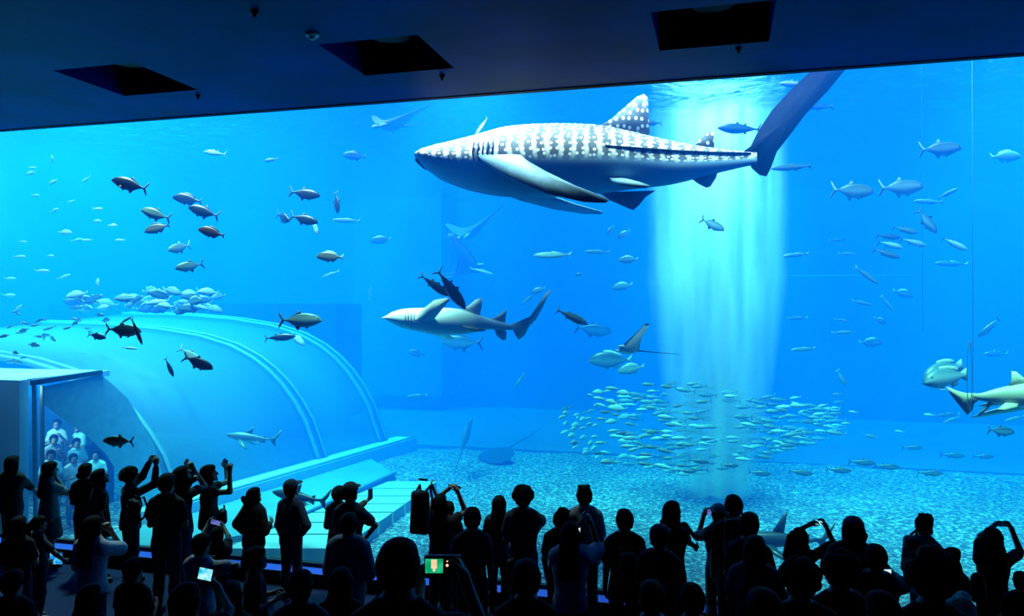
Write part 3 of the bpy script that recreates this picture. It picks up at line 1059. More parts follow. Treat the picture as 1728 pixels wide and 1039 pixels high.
o = place(reef(M_reef), 'reef_shark', 424, 738, 16.5, 88 / 1300 * 16.5, 174)
tag(o, 'small grey reef shark swimming left with open mouth in front of the arched room', 'shark')
o = place(reef(M_gdark), 'reef_shark', 505, 838, 13.6, 1.15, 176, -20)
tag(o, 'dark grey shark with upright fin low behind the visitor in a peaked cap', 'shark')
o = place(reef(M_gdark, dors=1.45), 'reef_shark', 1322, 910, 12.8, 1.5, 178)
tag(o, 'large dark shark with tall back fin gliding low above the gravel', 'shark')
# pale shark leaving on the right
f = Fish(34, 18)
RD = 11.4
RS_ = F_PX / RD
rl = lambda px, py: ((px - 1700) / RS_, -(py - 665) / RS_)
xs_ = [(1632, 664, 671, .02), (1655, 663, 676, .04), (1680, 656, 680, .08), (1705, 650, 684, .14), (1735, 645, 690, .2), (1770, 643, 693, .24), (1810, 648, 692, .24), (1845, 656, 688, .18), (1868, 666, 680, .08)]
f.body([(rl(x, 0)[0], rl(0, a)[1], rl(0, b_)[1], h) for x, a, b_, h in xs_], 0, 2.1)
P = lambda pts: [rl(*p) for p in pts]
f.fin(P([(1645, 663), (1630, 663), (1612, 658), (1597, 652), (1602, 662), (1614, 678), (1624, 690), (1632, 700), (1640, 692), (1643, 680), (1650, 675)]), .025, 0, 2)
f.fin(P([(1702, 652), (1708, 640), (1707, 626), (1715, 627), (1726, 636), (1742, 647), (1720, 650)]), .022, 0, 2)
f.fin(P([(1668, 678), (1660, 688), (1650, 700), (1654, 701), (1666, 690), (1676, 679)]), .014, 0, 2)
for sd in (1, -1):
    f.fin([(.75, 0), (.5, .0), (.1, -.4), (-.02, -.6), (.12, -.6), (.5, -.34), (.85, -.08)], .022, 0, 2, Matrix.Translation((-.1, sd * .2, -.14)) @ Matrix.Rotation(math.radians(60 * sd), 4, 'X'))
    f.fin([(.1, 0), (-.1, .0), (-.3, -.15), (-.2, -.17), (.02, -.1)], .014, 0, 2, Matrix.Translation((0, sd * .1, -.12)) @ Matrix.Rotation(math.radians(60 * sd), 4, 'X'))
f.eye(rl(1852, 0)[0], .14, rl(0, 668)[1], .012, 1)
o = place(f.mesh('lemon_shark', [M_sandy, M_eye]), 'lemon_shark', 1700, 665, RD, 1.0, 0)
tag(o, 'sandy yellow-green shark, its tail in view and its body leaving the picture', 'shark')


# ---------------- rays
def ray_mesh(name, mats, chord, lift, tail=1.0, tail_r=.008, horns=True, n=14, curl=0.0):
    """wings of span 1; chord(s): front x, back x at |s|; lift(s): height"""
    v, fcs, mi = [], [], []
    cols = [i / n for i in range(-n, n + 1)]
    nx = 8
    for sgn in (1, -1):
        for s_ in cols:
            a, b_ = chord(abs(s_))
            for j in range(nx + 1):
                t = j / nx
                x = a + (b_ - a) * t
                th = (0.075 * (1 - abs(s_)) ** 1.6 + .004) * math.sin(PI * min(max(t, .02), .98)) ** .7
                v.append(Vector((x, s_ * .5, lift(s_) + sgn * th)))
    W_ = nx + 1
    H = len(cols) * W_
    for i in range(len(cols) - 1):
        for j in range(nx):
            q = (i * W_ + j, i * W_ + j + 1, (i + 1) * W_ + j + 1, (i + 1) * W_ + j)
            fcs.append(q[::-1])
            mi.append(0)
            fcs.append(tuple(k + H for k in q))
            mi.append(1)
        for j in (0, nx):
            q = (i * W_ + j, (i + 1) * W_ + j, (i + 1) * W_ + j + H, i * W_ + j + H)
            fcs.append(q if j == 0 else q[::-1])
            mi.append(0)
    for i in (0, len(cols) - 1):
        for j in range(nx):
            fcs.append((i * W_ + j, i * W_ + j + 1, i * W_ + j + 1 + H, i * W_ + j + H))
            mi.append(0)
    mb = MB()
    mb.v, mb.f, mb.m = v, fcs, mi
    a0, b0 = chord(0)
    mb.tube([(b0 + .05, 0, lift(0)), (b0 - .1, 0, lift(0)), (b0 - tail * .5, 0, lift(0) + .02), (b0 - tail, 0, lift(0) + .06)], [.02, tail_r * 1.3, tail_r, tail_r * .4], 6, 0)
    if horns:
        for sd in (1, -1):
            mb.tube([(a0 - .06, sd * .07, lift(0)), (a0 + .03, sd * .075, lift(0) - .01), (a0 + .08, sd * .055, lift(0) - .02)], [.03, .022, .008], 6, 1)
    for sd in (1, -1):
        mb.ell((a0 - .05, sd * .075, lift(0) + .02), .012, 2, 8, 6)
    me = bpy.data.meshes.new(name)
    me.from_pydata([tuple(p) for p in mb.v], [], mb.f)
    for m_ in mats:
        me.materials.append(m_)
    me.polygons.foreach_set('material_index', mb.m)
    me.polygons.foreach_set('use_smooth', [True] * len(mb.f))
    me.update()
    return me


M_raytop = plain('dark_ray_skin', (0.02, 0.022, 0.035), 0.5, 0.3)
M_raybelly = plain('cream_ray_belly', (0.85, 0.88, 0.75), 0.5, 0.3)
M_rayblue = plain('grey_ray_skin', (0.06, 0.12, 0.17), 0.5, 0.3)
M_raygrey = plain('pale_ray_skin', (0.2, 0.32, 0.36), 0.5, 0.3)
manta_ch = lambda s_: (.22 - .40 * s_ ** 1.3, -.20 + (.10 * s_ if s_ < .3 else .03) - .22 * max(s_ - .55, 0) ** 1.0)
me = ray_mesh('eagle_ray', [M_raytop, M_raybelly, M_eye], manta_ch, lambda s_: .30 * abs(s_) ** 1.5 - .02)
RY = place(me, 'eagle_ray', 1062, 588, 13.0, .85, 172, 20, 40)
tag(RY, 'small eagle ray with white belly, one dark wing tip up and a whip tail', 'ray')
me = ray_mesh('manta_ray', [M_rayblue, M_raygrey, M_eye], manta_ch, lambda s_: .35 * abs(s_) ** 1.4, tail=.5)
o = place(me, 'manta_ray', 788, 456, 20.5, 1.75, 12, -28, -40)
tag(o, 'bluish manta ray banking with one wing pointing up behind two dark fish', 'ray')
me = ray_mesh('manta_ray', [M_rayblue, M_raygrey, M_eye], manta_ch, lambda s_: .20 * abs(s_) ** 1.2, tail=.6)
o = place(me, 'manta_ray', 660, 212, 17.5, 1.75, 190, 55, 0)
tag(o, 'pale manta ray with spread wings just under the surface, left of the whale shark', 'ray')
o = place(me, 'manta_ray', 795, 392, 24.0, 2.3, 200, 60, 12)
tag(o, 'faint distant manta ray with drooping wings beneath the whale shark head', 'ray')
disc = lambda s_: (.30 * math.sqrt(max(1 - s_ * s_, 0)) + .02, -.28 * math.sqrt(max(1 - s_ * s_, 0)) - .01)
M_sting = plain('dark_stingray_skin', (0.015, 0.04, 0.07), 0.8, 0.05)
me = ray_mesh('stingray', [M_sting, M_sting, M_eye], disc, lambda s_: .02 * (1 - abs(s_)), tail=.9, horns=False)
for px, py, l, hd, lab in ((838, 768, 1.5, 200, 'dark stingray lying flat at the far edge of the gravel'),):
    p = WZ(px, py, TZ0 + .18)
    tag(place(me, 'stingray', 0, 0, 0, l, hd, 30, 0, loc=p), lab, 'ray')
me = ray_mesh('stingray', [M_rayblue, M_raygrey, M_eye], disc, lambda s_: .02 * (1 - abs(s_)), tail=.9, horns=False)
o = place(me, 'stingray', 788, 735, 20.5, 1.4, 70, 40, 35)
tag(o, 'grey stingray standing on edge above the far sand, below the nurse shark', 'ray')

# ---------------- every fish of some size, one by one: kind, skin, fins, px, py, depth, length in px, heading, yaw, label
D_, P_ = M_fin_d, M_fin_p
ONE = [
 ('jack', M_slate, D_, 218, 311, 13.8, 60, 165, 0, 'dark jack with a bright orange spot, uppermost of the left group'),
 ('snapper', M_slate, D_, 316, 336, 14.6, 50, 170, 0, 'dark round snapper overlapping the jack just below it'),
 ('jack', M_slate, D_, 343, 357, 14.2, 52, 163, 0, 'dark jack just beneath the round snapper, tail to the right'),
 ('jack', M_silver, D_, 262, 361, 14.0, 50, 163, 0, 'silver jack with dark fins in the left group'),
 ('snapper', M_mott, D_, 265, 385, 14.4, 44, 195, 0, 'grey-brown snapper nosing down beneath the silver jack'),
 ('snapper', M_rust, D_, 357, 392, 13.6, 46, 165, 0, 'reddish brown snapper, lowest right of the left group'),
 ('jack', M_green, P_, 302, 418, 14.6, 44, 195, 62, 'pale green jack seen almost head on above another'),
 ('jack', M_silver, D_, 319, 449, 14.2, 46, 192, 40, 'silver jack turned away with its dark forked tail to the right'),
 ('jack', M_slate, D_, 515, 327, 14.0, 50, -8, 0, 'dark jack swimming right, uppermost of the middle group'),
 ('jack', M_slate, D_, 478, 367, 14.4, 44, -20, 45, 'dark jack angled away, left of the middle group'),
 ('jack', M_slate, D_, 514, 370, 14.0, 46, -14, 0, 'dark jack swimming right in the middle group with a pale fish at its nose'),
 ('snapper', M_green, P_, 532, 386, 14.6, 36, -30, 58, 'small pale round fish touching the nose of a dark jack'),
 ('jack', M_slate, D_, 568, 342, 14.6, 36, -82, 30, 'narrow dark fish hanging head down beside the middle group'),
 ('snapper', M_mott, P_, 557, 433, 13.6, 46, 178, 0, 'mottled brown grouper-like fish alone below the middle group'),
 ('jack', M_green, D_, 508, 540, 13.2, 70, 0, 0, 'large green-silver jack swimming right over the arched room'),
 ('tuna', M_slate, D_, 473, 569, 14.4, 50, 4, 0, 'dark oval fish swimming right below the large green jack'),
 ('snapper', M_pale, P_, 503, 573, 15.5, 34, -30, 30, 'pale fish behind the dark oval fish above the room'),
 ('jack', M_slate, D_, 164, 567, 14.0, 30, -12, 0, 'small dark jack over the left of the arched room'),
 ('jack', M_green, P_, 209, 557, 13.2, 58, -4, 0, 'big pale green jack swimming right over the arched room'),
 ('slim', M_pale, P_, 231, 559, 12.9, 48, -62, 20, 'bright pale fish diving across the nose of a big jack'),
 ('slim', M_pale, P_, 212, 540, 13.6, 24, 30, 0, 'short bright fish above the big pale jack'),
 ('tuna', M_slate, D_, 286, 620, 14.0, 34, -60, 20, 'small dark fish nosing down over the curved pane'),
 ('jack', M_slate, D_, 335, 612, 13.4, 52, -22, 0, 'dark jack nosing down right over the curved pane'),
 ('jack', M_pale, P_, 322, 600, 14.6, 44, -35, 0, 'pale jack overlapped by a darker one over the curved pane'),
 ('jack', M_silver, D_, 199, 744, 12.8, 50, 178, 0, 'silver jack swimming left in front of the visitors underwater window'),
 ('slim', M_pale, P_, 219, 587, 15.0, 26, -5, 0, 'small pale fish below the big pale jack'),
 ('tuna', M_slate, D_, 734, 482, 12.8, 58, -36, 0, 'dark slate fish nosing down just above the nurse shark'),
 ('tuna', M_slate, D_, 762, 489, 12.6, 78, -54, 0, 'larger dark fish diving steeply behind the slate fish above the nurse shark'),
 ('tuna', M_green, P_, 966, 535, 13.6, 56, -25, 0, 'bright sea-green fish nosing down right of the nurse shark tail'),
 ('jack', M_steel, D_, 1002, 556, 21, 60, -8, 0, 'faint large fish behind the bright sea-green one'),
 ('jack', M_steel, D_, 778, 577, 18, 68, 178, 0, 'faint large fish just below the nurse shark belly'),
 ('snapper', M_steel, D_, 702, 596, 20, 30, 170, 0, 'faint fish under the nurse shark head'),
 ('slim', M_silver, P_, 932, 430, 15.5, 62, 181, 0, 'slender silver fish heading left below the whale shark belly'),
 ('slim', M_silver, P_, 1007, 425, 18, 40, 178, 0, 'slender fish, second below the whale shark belly'),
 ('snapper', M_silver, P_, 1060, 438, 17.5, 34, 182, 0, 'oval silver fish left of the bubble curtain'),
 ('snapper', M_silver, P_, 1050, 483, 18.5, 36, 190, 0, 'oval silver fish with raised tail left of the bubble curtain'),
 ('snapper', M_steel, P_, 1030, 389, 19, 22, 230, 30, 'small faint fish under the whale shark, left of its twin'),
 ('snapper', M_steel, P_, 1053, 395, 19, 26, 215, 0, 'small faint fish under the whale shark, right of its twin'),
 ('snapper', M_steel, P_, 977, 463, 19, 14, 200, 0, 'tiny faint fish between two slender silver fish'),
 ('snapper', M_silver, P_, 908, 490, 18.5, 26, 200, 0, 'faint oval fish just left of the nurse shark tail tip'),
 ('slim', M_silver, P_, 890, 505, 18.5, 28, 220, 0, 'faint slender fish slanting down by the nurse shark tail'),
 ('jack', M_green, D_, 1203, 379, 14.5, 42, -26, 0, 'green jack nosing down in front of the bubble curtain'),
 ('slim', M_pale, P_, 813, 458, 19.0, 40, -15, 0, 'thin bright fish at the wing of the bluish manta'),
 ('tuna', M_steel, D_, 1247, 217, 15, 70, 178, 0, 'dark fusiform fish beside the whale shark raised tail'),
 ('tuna', M_steel, D_, 1098, 208, 15, 36, 182, 0, 'fish tail showing right behind the tall back fin'),
 ('tuna', M_pale, P_, 1338, 142, 14.5, 46, 178, 0, 'bright silver fish at the surface left of the raised tail'),
 ('slim', M_silver, D_, 1335, 282, 15, 66, 184, 0, 'slender fish right of the whale shark tail root'),
 ('slim', M_steel, D_, 1372, 180, 16, 66, 180, 0, 'faint slender fish behind the raised tail'),
 ('slim', M_silver, D_, 812, 214, 13.4, 36, 235, 0, 'slim fish riding on the whale shark back behind its head'),
 ('jack', M_silver, P_, 1588, 251, 14.5, 68, 3, 0, 'silver-green jack highest on the right side'),
 ('jack', M_silver, P_, 1440, 322, 14.2, 70, -3, 0, 'silver jack with forked tail, left of a similar pair'),
 ('jack', M_green, P_, 1522, 316, 14.2, 72, 2, 0, 'green jack with yellowish tail, right of a similar pair'),
 ('snapper', M_bar, P_, 1697, 264, 17, 52, 2, 0, 'striped fish glowing at the right edge'),
 ('slim', M_steel, D_, 1600, 326, 16.5, 38, 25, 0, 'dark slender fish right of the green jack'),
 ('slim', M_silver, D_, 1566, 340, 17, 48, 178, 0, 'pale slender fish below the green jack'),
 ('jack', M_silver, D_, 1565, 374, 14.6, 48, -52, 0, 'silver fish diving with black tail up, above the right cluster'),
 ('tuna', M_silver, D_, 1528, 388, 14.8, 42, -14, 0, 'silver fish at the top of the right cluster'),
 ('tuna', M_pale, D_, 1503, 413, 14.4, 42, -14, 0, 'bright fish with black tail in the right cluster'),
 ('tuna', M_pale, D_, 1542, 409, 14.8, 44, -16, 0, 'bright fish at the right of the right cluster'),
 ('tuna', M_silver, D_, 1497, 428, 14.6, 46, -18, 0, 'silver fish at the bottom of the right cluster'),
 ('tuna', M_steel, D_, 1500, 399, 15.5, 40, -5, 0, 'shadowed fish hidden behind the right cluster'),
 ('tuna', M_pale, D_, 1612, 412, 14.2, 46, -26, 0, 'bright fish alone to the right of the right cluster'),
 ('slim', M_silver, P_, 1463, 465, 15.5, 48, -36, 0, 'slender fish slanting down right, under the pale rail'),
 ('slim', M_silver, P_, 1430, 428, 18, 30, 0, 0, 'small slender fish left of the right cluster'),
 ('slim', M_steel, P_, 1413, 405, 19, 28, 3, 0, 'faint small fish above another left of the right cluster'),
 ('slim', M_silver, P_, 1343, 430, 17, 42, 186, 0, 'slender fish just right of the bubble curtain'),
 ('slim', M_steel, P_, 1605, 445, 18, 54, 178, 0, 'faint slender fish below the lone bright fish'),
 ('slim', M_silver, P_, 1455, 511, 17, 34, -12, 0, 'slender fish, upper left of the deep blue middle'),
 ('slim', M_silver, P_, 1498, 513, 17.5, 34, -52, 0, 'slender fish diving in the deep blue middle'),
 ('snapper', M_steel, P_, 1524, 495, 18.5, 36, -15, 0, 'faint oval fish at the right in deep blue'),
 ('slim', M_silver, P_, 1420, 540, 17.5, 24, -8, 0, 'small slender fish above a longer one in deep blue'),
 ('slim', M_silver, P_, 1422, 561, 17, 36, 2, 0, 'longer slender fish below a small one in deep blue'),
 ('snapper', M_steel, P_, 1485, 541, 18, 24, -25, 0, 'small oval fish in the deep blue, nosing down'),
 ('snapper', M_steel, P_, 1470, 578, 18.5, 42, 0, 0, 'blurred oval fish above the shoal at the right'),
 ('slim', M_silver, P_, 1355, 589, 16, 40, 184, 0, 'pale slender fish right of the lower bubble curtain'),
 ('slim', M_steel, P_, 1345, 537, 18, 34, 182, 0, 'faint slender fish at the edge of the bubble curtain'),
 ('tuna', M_silver, P_, 1420, 638, 16, 30, -62, 0, 'fish diving steeply above the right of the shoal'),
 ('tuna', M_steel, D_, 1668, 553, 15.5, 46, 222, 0, 'bluish fish with tail up right, heading down left'),
 ('jack', M_steel, D_, 1690, 727, 13.5, 44, -6, 0, 'dark-backed fish with pale belly below the leaving shark'),
 ('grouper', M_green, P_, 1592, 626, 13.2, 84, 192, 20, 'big dark green grouper behind its twin, higher one'),
 ('grouper', M_green, P_, 1596, 637, 12.6, 84, 186, 14, 'big green grouper in front of its twin, lower one'),
 ('slim', M_pale, P_, 1592, 657, 12.4, 12, 180, 0, 'tiny white fish under the chin of the big groupers'),
 ('tuna', M_steel, P_, 1680, 597, 18, 40, 180, 0, 'faint oval fish above the leaving shark fin'),
 ('tuna', M_silver, P_, 362, 258, 15, 36, 172, 0, 'pale fish just under the surface, upper left'),
 ('tuna', M_silver, P_, 457, 270, 17, 26, 190, 0, 'small pale fish right of another near the surface'),
 ('snapper', M_steel, D_, 598, 263, 18, 40, 175, 0, 'dark blurred fish near the surface left of the whale shark'),
 ('snapper', M_steel, P_, 642, 405, 18, 36, 185, 0, 'faint fish between the middle group and the nurse shark'),
 ('slim', M_silver, P_, 584, 372, 17, 46, 178, 0, 'faint slender fish right of the middle group'),
 ('slim', M_silver, P_, 557, 463, 17, 32, 200, 0, 'faint slender fish under the mottled brown fish'),
 ('slim', M_silver, P_, 625, 494, 18, 22, 85, 0, 'faint upright fish left of the nurse shark'),
 ('slim', M_silver, P_, 876, 642, 19, 28, 235, 0, 'small fish slanting down left of the shoal'),
 ('slim', M_steel, P_, 703, 668, 19, 34, 185, 0, 'faint fish low at the foot of the back wall pier'),
 ('snapper', M_steel, P_, 1030, 607, 17, 74, 180, 0, 'large faint fish under the small eagle ray'),
 ('snapper', M_silver, P_, 1065, 622, 16.5, 46, 190, 0, 'oval fish at the top of the dense shoal'),
 ('slim', M_steel, P_, 1600, 700, 17, 38, 185, 0, 'faint fish beneath the tail of the leaving shark'),
 ('slim', M_silver, P_, 1605, 708, 16, 28, 200, 0, 'small pale fish beneath the tail of the leaving shark'),
 ('slim', M_silver, P_, 1712, 706, 15.5, 34, 195, 0, 'pale slender fish at the lower right edge'),
]
for kind, mt, fn, px, py, d, l, hd, yw, lab in ONE:
    name = {'jack': 'trevally', 'snapper': 'snapper', 'tuna': 'tuna', 'slim': 'slender_fish', 'grouper': 'grouper'}[kind]
    tag(place(fish_mesh(kind, mt, fn), name, px, py, d, l / F_PX * d * 1.04, hd, yw), lab, 'fish')
rs = random.Random(11)
# bright orange patch on the belly of the first jack
q = bpy.data.objects['trevally']
MB().ell((.19, .05, -.115), (.035, .02, .04)).build('belly_patch', plain('orange_patch', (0.9, 0.35, 0.12)), q)

# the dense shoal circling over the gravel: 300 separate fish
SH = [fish_mesh('tuna', M_pale, M_fin_p, 0), fish_mesh('tuna', M_green, M_fin_p, 0), fish_mesh('tuna', M_silver, M_fin_d, 0), fish_mesh('snapper', M_pale, M_fin_p, 0)]
n = 0
placed = []
tries = 0
while n < 296 and tries < 20000:
    tries += 1
    # a flattened ring: dense at left, thinner tail to the right
    u = rs.random()
    px = 945 + 470 * (u ** 0.85)
    mid = 712 + 10 * math.sin((px - 945) / 150)
    half = 78 * math.sqrt(max(0.02, 1 - ((px - 1135) / 200) ** 2)) if px < 1240 else max(14, 66 - (px - 1240) * .27)
    py = mid + rs.uniform(-1, 1) * half
    if px < 1000 and py < 650:
        continue
    d = rs.uniform(15.2, 19.2)
    if any(abs(px - a) < 9 and abs(py - b_) < 4.5 for a, b_ in placed[-260:]):
        continue
    p = W(px, py, d)
    if p.z < 0.2:
        continue
    placed.append((px, py))
    lpx = rs.uniform(20, 31) * (1.0 if px > 1040 else .78)
    turn = 55 if px < 1010 else 0
    hd = rs.gauss(180, 6)
    o = place(SH[rs.choice((0, 0, 1, 3, 3, 2) if px < 1060 else (0, 1, 2, 2))], 'shoal_fish', 0, 0, 0, lpx / F_PX * d * 1.1, hd, turn + rs.uniform(-14, 14), 0, loc=p)
    tag(o, 'small silvery fish schooling in the dense shoal over the gravel', 'fish', 'fish of the dense shoal by the bubble curtain')
    n += 1
ORD = ('first', 'second', 'third', 'fourth', 'fifth', 'sixth', 'seventh', 'eighth', 'ninth', 'tenth', 'eleventh', 'twelfth', 'thirteenth', 'fourteenth', 'fifteenth', 'sixteenth', 'seventeenth', 'eighteenth', 'nineteenth', 'twentieth', 'twenty-first', 'twenty-second', 'twenty-third', 'twenty-fourth')
# stragglers on the right edge of the shoal
for i, (px, py, l) in enumerate(sorted(((1412, 665, 18), (1415, 678, 18), (1388, 684, 20), (1410, 688, 20), (1355, 694, 20), (1380, 700, 22), (1440, 695, 20), (1428, 714, 18), (1342, 671, 22), (1345, 682, 24), (1322, 703, 22), (1518, 728, 20), (1568, 700, 24), (1470, 736, 24), (1350, 726, 22), (1300, 741, 20)))):
    d = rs.uniform(15, 17)
    tag(place(SH[rs.choice((0, 1))], 'small_fish', px, py, d, l / F_PX * d, rs.gauss(178, 8), 12), 'small pale fish at the thin right end of the shoal, ' + ORD[i] + ' from its left', 'fish', 'stragglers right of the shoal')
# dark tunas in a row just over the gravel
for i, (px, py, l) in enumerate(sorted(((1283, 798, 38), (1352, 797, 40), (1416, 793, 42), (1455, 780, 44), (1497, 787, 42), (1570, 798, 42), (1180, 778, 34), (1232, 785, 30), (1160, 795, 30), (1608, 768, 40), (1660, 770, 34), (1540, 755, 34)))):
    d = 15.2 if py > 775 else 17
    tag(place(fish_mesh('tuna', M_steel, M_fin_d), 'tuna', px, py, d, l / F_PX * d, rs.gauss(-4, 4), 8), 'dark slender tuna cruising right low above the gravel, ' + ORD[i] + ' from the left', 'fish', 'tunas in a loose row above the gravel')
# pale fish crowding over the crown of the arched room
for i in range(46):
    px = 120 + 260 * rs.random() ** 1.1
    py = 522 - 26 * rs.random() + (px - 120) * rs.uniform(-.06, .05)
    d = rs.uniform(15.5, 19)
    tag(place(fish_mesh(rs.choice(('snapper', 'tuna', 'snapper')), rs.choice((M_pale, M_green, M_steel)), M_fin_p, 0), 'small_fish', px, py, d, rs.uniform(26, 46) / F_PX * d, rs.choice((0, 180)) + rs.gauss(0, 12), rs.uniform(0, 35)),
        'pale fish crowding above the crown of the arched room', 'fish', 'fish crowding over the arched room')
# scattered small fish on the left
for i, (px, py, l, hd) in enumerate(sorted(((71, 457, 26, 0), (108, 467, 24, 20), (110, 392, 24, 0), (92, 355, 16, 25), (165, 352, 18, 0), (130, 405, 22, 10), (85, 432, 14, 0), (33, 433, 22, 0), (147, 405, 18, 180), (52, 292, 18, 200), (55, 283, 16, 180), (145, 303, 20, 215), (90, 307, 18, 210), (88, 270, 16, 90), (165, 373, 16, 180), (15, 498, 24, 0), (17, 470, 22, 0), (30, 520, 18, 40), (203, 405, 18, 180), (60, 330, 14, 0), (120, 340, 14, 200), (190, 380, 16, 0), (165, 478, 18, 88), (38, 408, 16, 0)))):
    d = rs.uniform(16, 19)
    tag(place(fish_mesh(rs.choice(('snapper', 'tuna')), M_pale, M_fin_p, 0), 'small_fish', px, py, d, l / F_PX * d, hd), 'small pale fish scattered in the bright water, ' + ORD[i] + ' from the left edge', 'fish', 'scattered small fish, upper left')
for i in range(40):
    px, py = rs.uniform(2, 190), rs.uniform(525, 612)
    if py > 560 + (190 - px) * .3 and px > 60:
        continue
    d = rs.uniform(15.2, 16.8)
    tag(place(fish_mesh(rs.choice(('snapper', 'tuna')), M_steel, M_fin_d, 0), 'small_fish', px, py, d, rs.uniform(12, 22) / F_PX * d, rs.choice((0, 180)) + rs.gauss(0, 20), rs.uniform(0, 50)), 'little dark fish hovering over the left side of the arched room', 'fish', 'little dark fish over the room roof')

# ------------------------------------------------------------------ people
class Field:
    """blends rounded limbs into one continuous surface"""

    def __init__(s, lo, hi, h):
        s.h = h
        s.lo = np.array(lo, float) - 3 * h
        s.n = np.ceil((np.array(hi, float) + 3 * h - s.lo) / h).astype(int) + 1
        s.D = np.full(s.n, 1.0, np.float32)

    def _box(s, lo, hi):
        a = np.maximum(np.floor((lo - s.lo) / s.h).astype(int), 0)
        b = np.minimum(np.ceil((hi - s.lo) / s.h).astype(int) + 1, s.n)
        if np.any(b <= a):
            return None
        ax = [(s.lo[i] + s.h * np.arange(a[i], b[i])).astype(np.float32) for i in range(3)]
        return tuple(slice(p, q) for p, q in zip(a, b)), ax[0][:, None, None], ax[1][None, :, None], ax[2][None, None, :]

    def _join(s, sl, d, k):
        D = s.D[sl]
        if k <= 0:
            np.minimum(D, d, out=D)
        else:
            t = np.clip(0.5 + 0.5 * (D - d) / k, 0, 1)
            s.D[sl] = D + (d - D) * t - k * t * (1 - t)

    def cone(s, a, b, ra, rb, k=.025, flat=None):
        a, b = np.array(a, float), np.array(b, float)
        m = max(ra, rb) + k + 3 * s.h
        r = s._box(np.minimum(a, b) - m, np.maximum(a, b) + m)
        if r is None:
            return
        sl, X, Y, Z = r
        ab = b - a
        L2 = max(float(ab @ ab), 1e-9)
        t = np.clip(((X - a[0]) * ab[0] + (Y - a[1]) * ab[1] + (Z - a[2]) * ab[2]) / L2, 0, 1)
        d = np.sqrt((X - a[0] - t * ab[0]) ** 2 + (Y - a[1] - t * ab[1]) ** 2 + (Z - a[2] - t * ab[2]) ** 2) - (ra + (rb - ra) * t)
        s._join(sl, d, k)

    def ell(s, c, r, k=.025, R=None):
        """ellipsoid; R: 3x3 whose columns are its axes"""
        c, r = np.array(c, float), np.array(r, float)
        m = max(r) + k + 3 * s.h
        q = s._box(c - m, c + m)
        if q is None:
            return
        sl, X, Y, Z = q
        X, Y, Z = X - c[0], Y - c[1], Z - c[2]
        if R is not None:
            X, Y, Z = (X * R[0][i] + Y * R[1][i] + Z * R[2][i] for i in range(3))
        k0 = np.sqrt((X / r[0]) ** 2 + (Y / r[1]) ** 2 + (Z / r[2]) ** 2) + 1e-6
        k1 = np.sqrt((X / r[0] ** 2) ** 2 + (Y / r[1] ** 2) ** 2 + (Z / r[2] ** 2) ** 2) + 1e-6
        s._join(sl, k0 * (k0 - 1) / k1, k)

    def cut(s, p, n):
        """keeps what lies on the side of p that n points away from"""
        r = s._box(s.lo, s.lo + s.n * s.h)
        sl, X, Y, Z = r
        d = (X - p[0]) * n[0] + (Y - p[1]) * n[1] + (Z - p[2]) * n[2]
        s.D = np.maximum(s.D, d.astype(np.float32))

    def mesh(s):
        D = s.D
        ins = D < 0
        c = np.zeros(tuple(np.array(D.shape) - 1), np.int8)
        offs = [(i, j, k) for i in (0, 1) for j in (0, 1) for k in (0, 1)]
        for i, j, k in offs:
            c += ins[i:i + c.shape[0], j:j + c.shape[1], k:k + c.shape[2]]
        act = (c > 0) & (c < 8)
        ijk = np.argwhere(act)
        if len(ijk) == 0:
            return [], []
        idx = np.full(c.shape, -1, np.int32)
        idx[act] = np.arange(len(ijk))
        pos = np.zeros((len(ijk), 3))
        cnt = np.zeros(len(ijk))
        val = {o: D[ijk[:, 0] + o[0], ijk[:, 1] + o[1], ijk[:, 2] + o[2]] for o in offs}
        for o in offs:
            for ax in range(3):
                if o[ax] == 0:
                    p = list(o)
                    p[ax] = 1
                    va, vb = val[o], val[tuple(p)]
                    m = (va < 0) != (vb < 0)
                    t = np.where(m, va / np.where(m, va - vb, 1), 0)
                    e = np.array(o, float)[None, :].repeat(len(ijk), 0)
                    e[:, ax] += t
                    pos[m] += e[m]
                    cnt[m] += 1
        pos = (pos / cnt[:, None] + ijk) * s.h + s.lo
        faces = []
        for ax in range(3):
            u, v = (ax + 1) % 3, (ax + 2) % 3
            A = np.moveaxis(ins, (ax, u, v), (0, 1, 2))
            I = np.moveaxis(idx, (ax, u, v), (0, 1, 2))
            a0, a1 = A[:-1, 1:-1, 1:-1], A[1:, 1:-1, 1:-1]
            for m, flip in ((a0 & ~a1, False), (~a0 & a1, True)):
                q = np.argwhere(m)
                i, j, k = q[:, 0], q[:, 1] + 1, q[:, 2] + 1
                f = np.stack([I[i, j - 1, k - 1], I[i, j, k - 1], I[i, j, k], I[i, j - 1, k]], 1)
                faces.append(f[:, ::-1] if flip else f)
        return pos, np.concatenate(faces)


def field_obj(F, name, mat, parent):
    pos, faces = F.mesh()
    me = bpy.data.meshes.new(name)
    n, q = len(pos), len(faces)
    me.vertices.add(n)
    me.vertices.foreach_set('co', np.asarray(pos, np.float32).ravel())
    me.loops.add(q * 4)
    me.loops.foreach_set('vertex_index', np.asarray(faces, np.int32).ravel())
    me.polygons.add(q)
    me.polygons.foreach_set('loop_start', np.arange(0, q * 4, 4, dtype=np.int32))
    me.polygons.foreach_set('use_smooth', [True] * q)
    me.update(calc_edges=True)
    me.materials.append(mat)
    o = bpy.data.objects.new(name, me)
    COL.objects.link(o)
    o.parent = parent
    return o


def cloth(name, col, rough=0.85):
    return plain(name, col, rough, 0.15, 0.2, 25, bump=0.25)


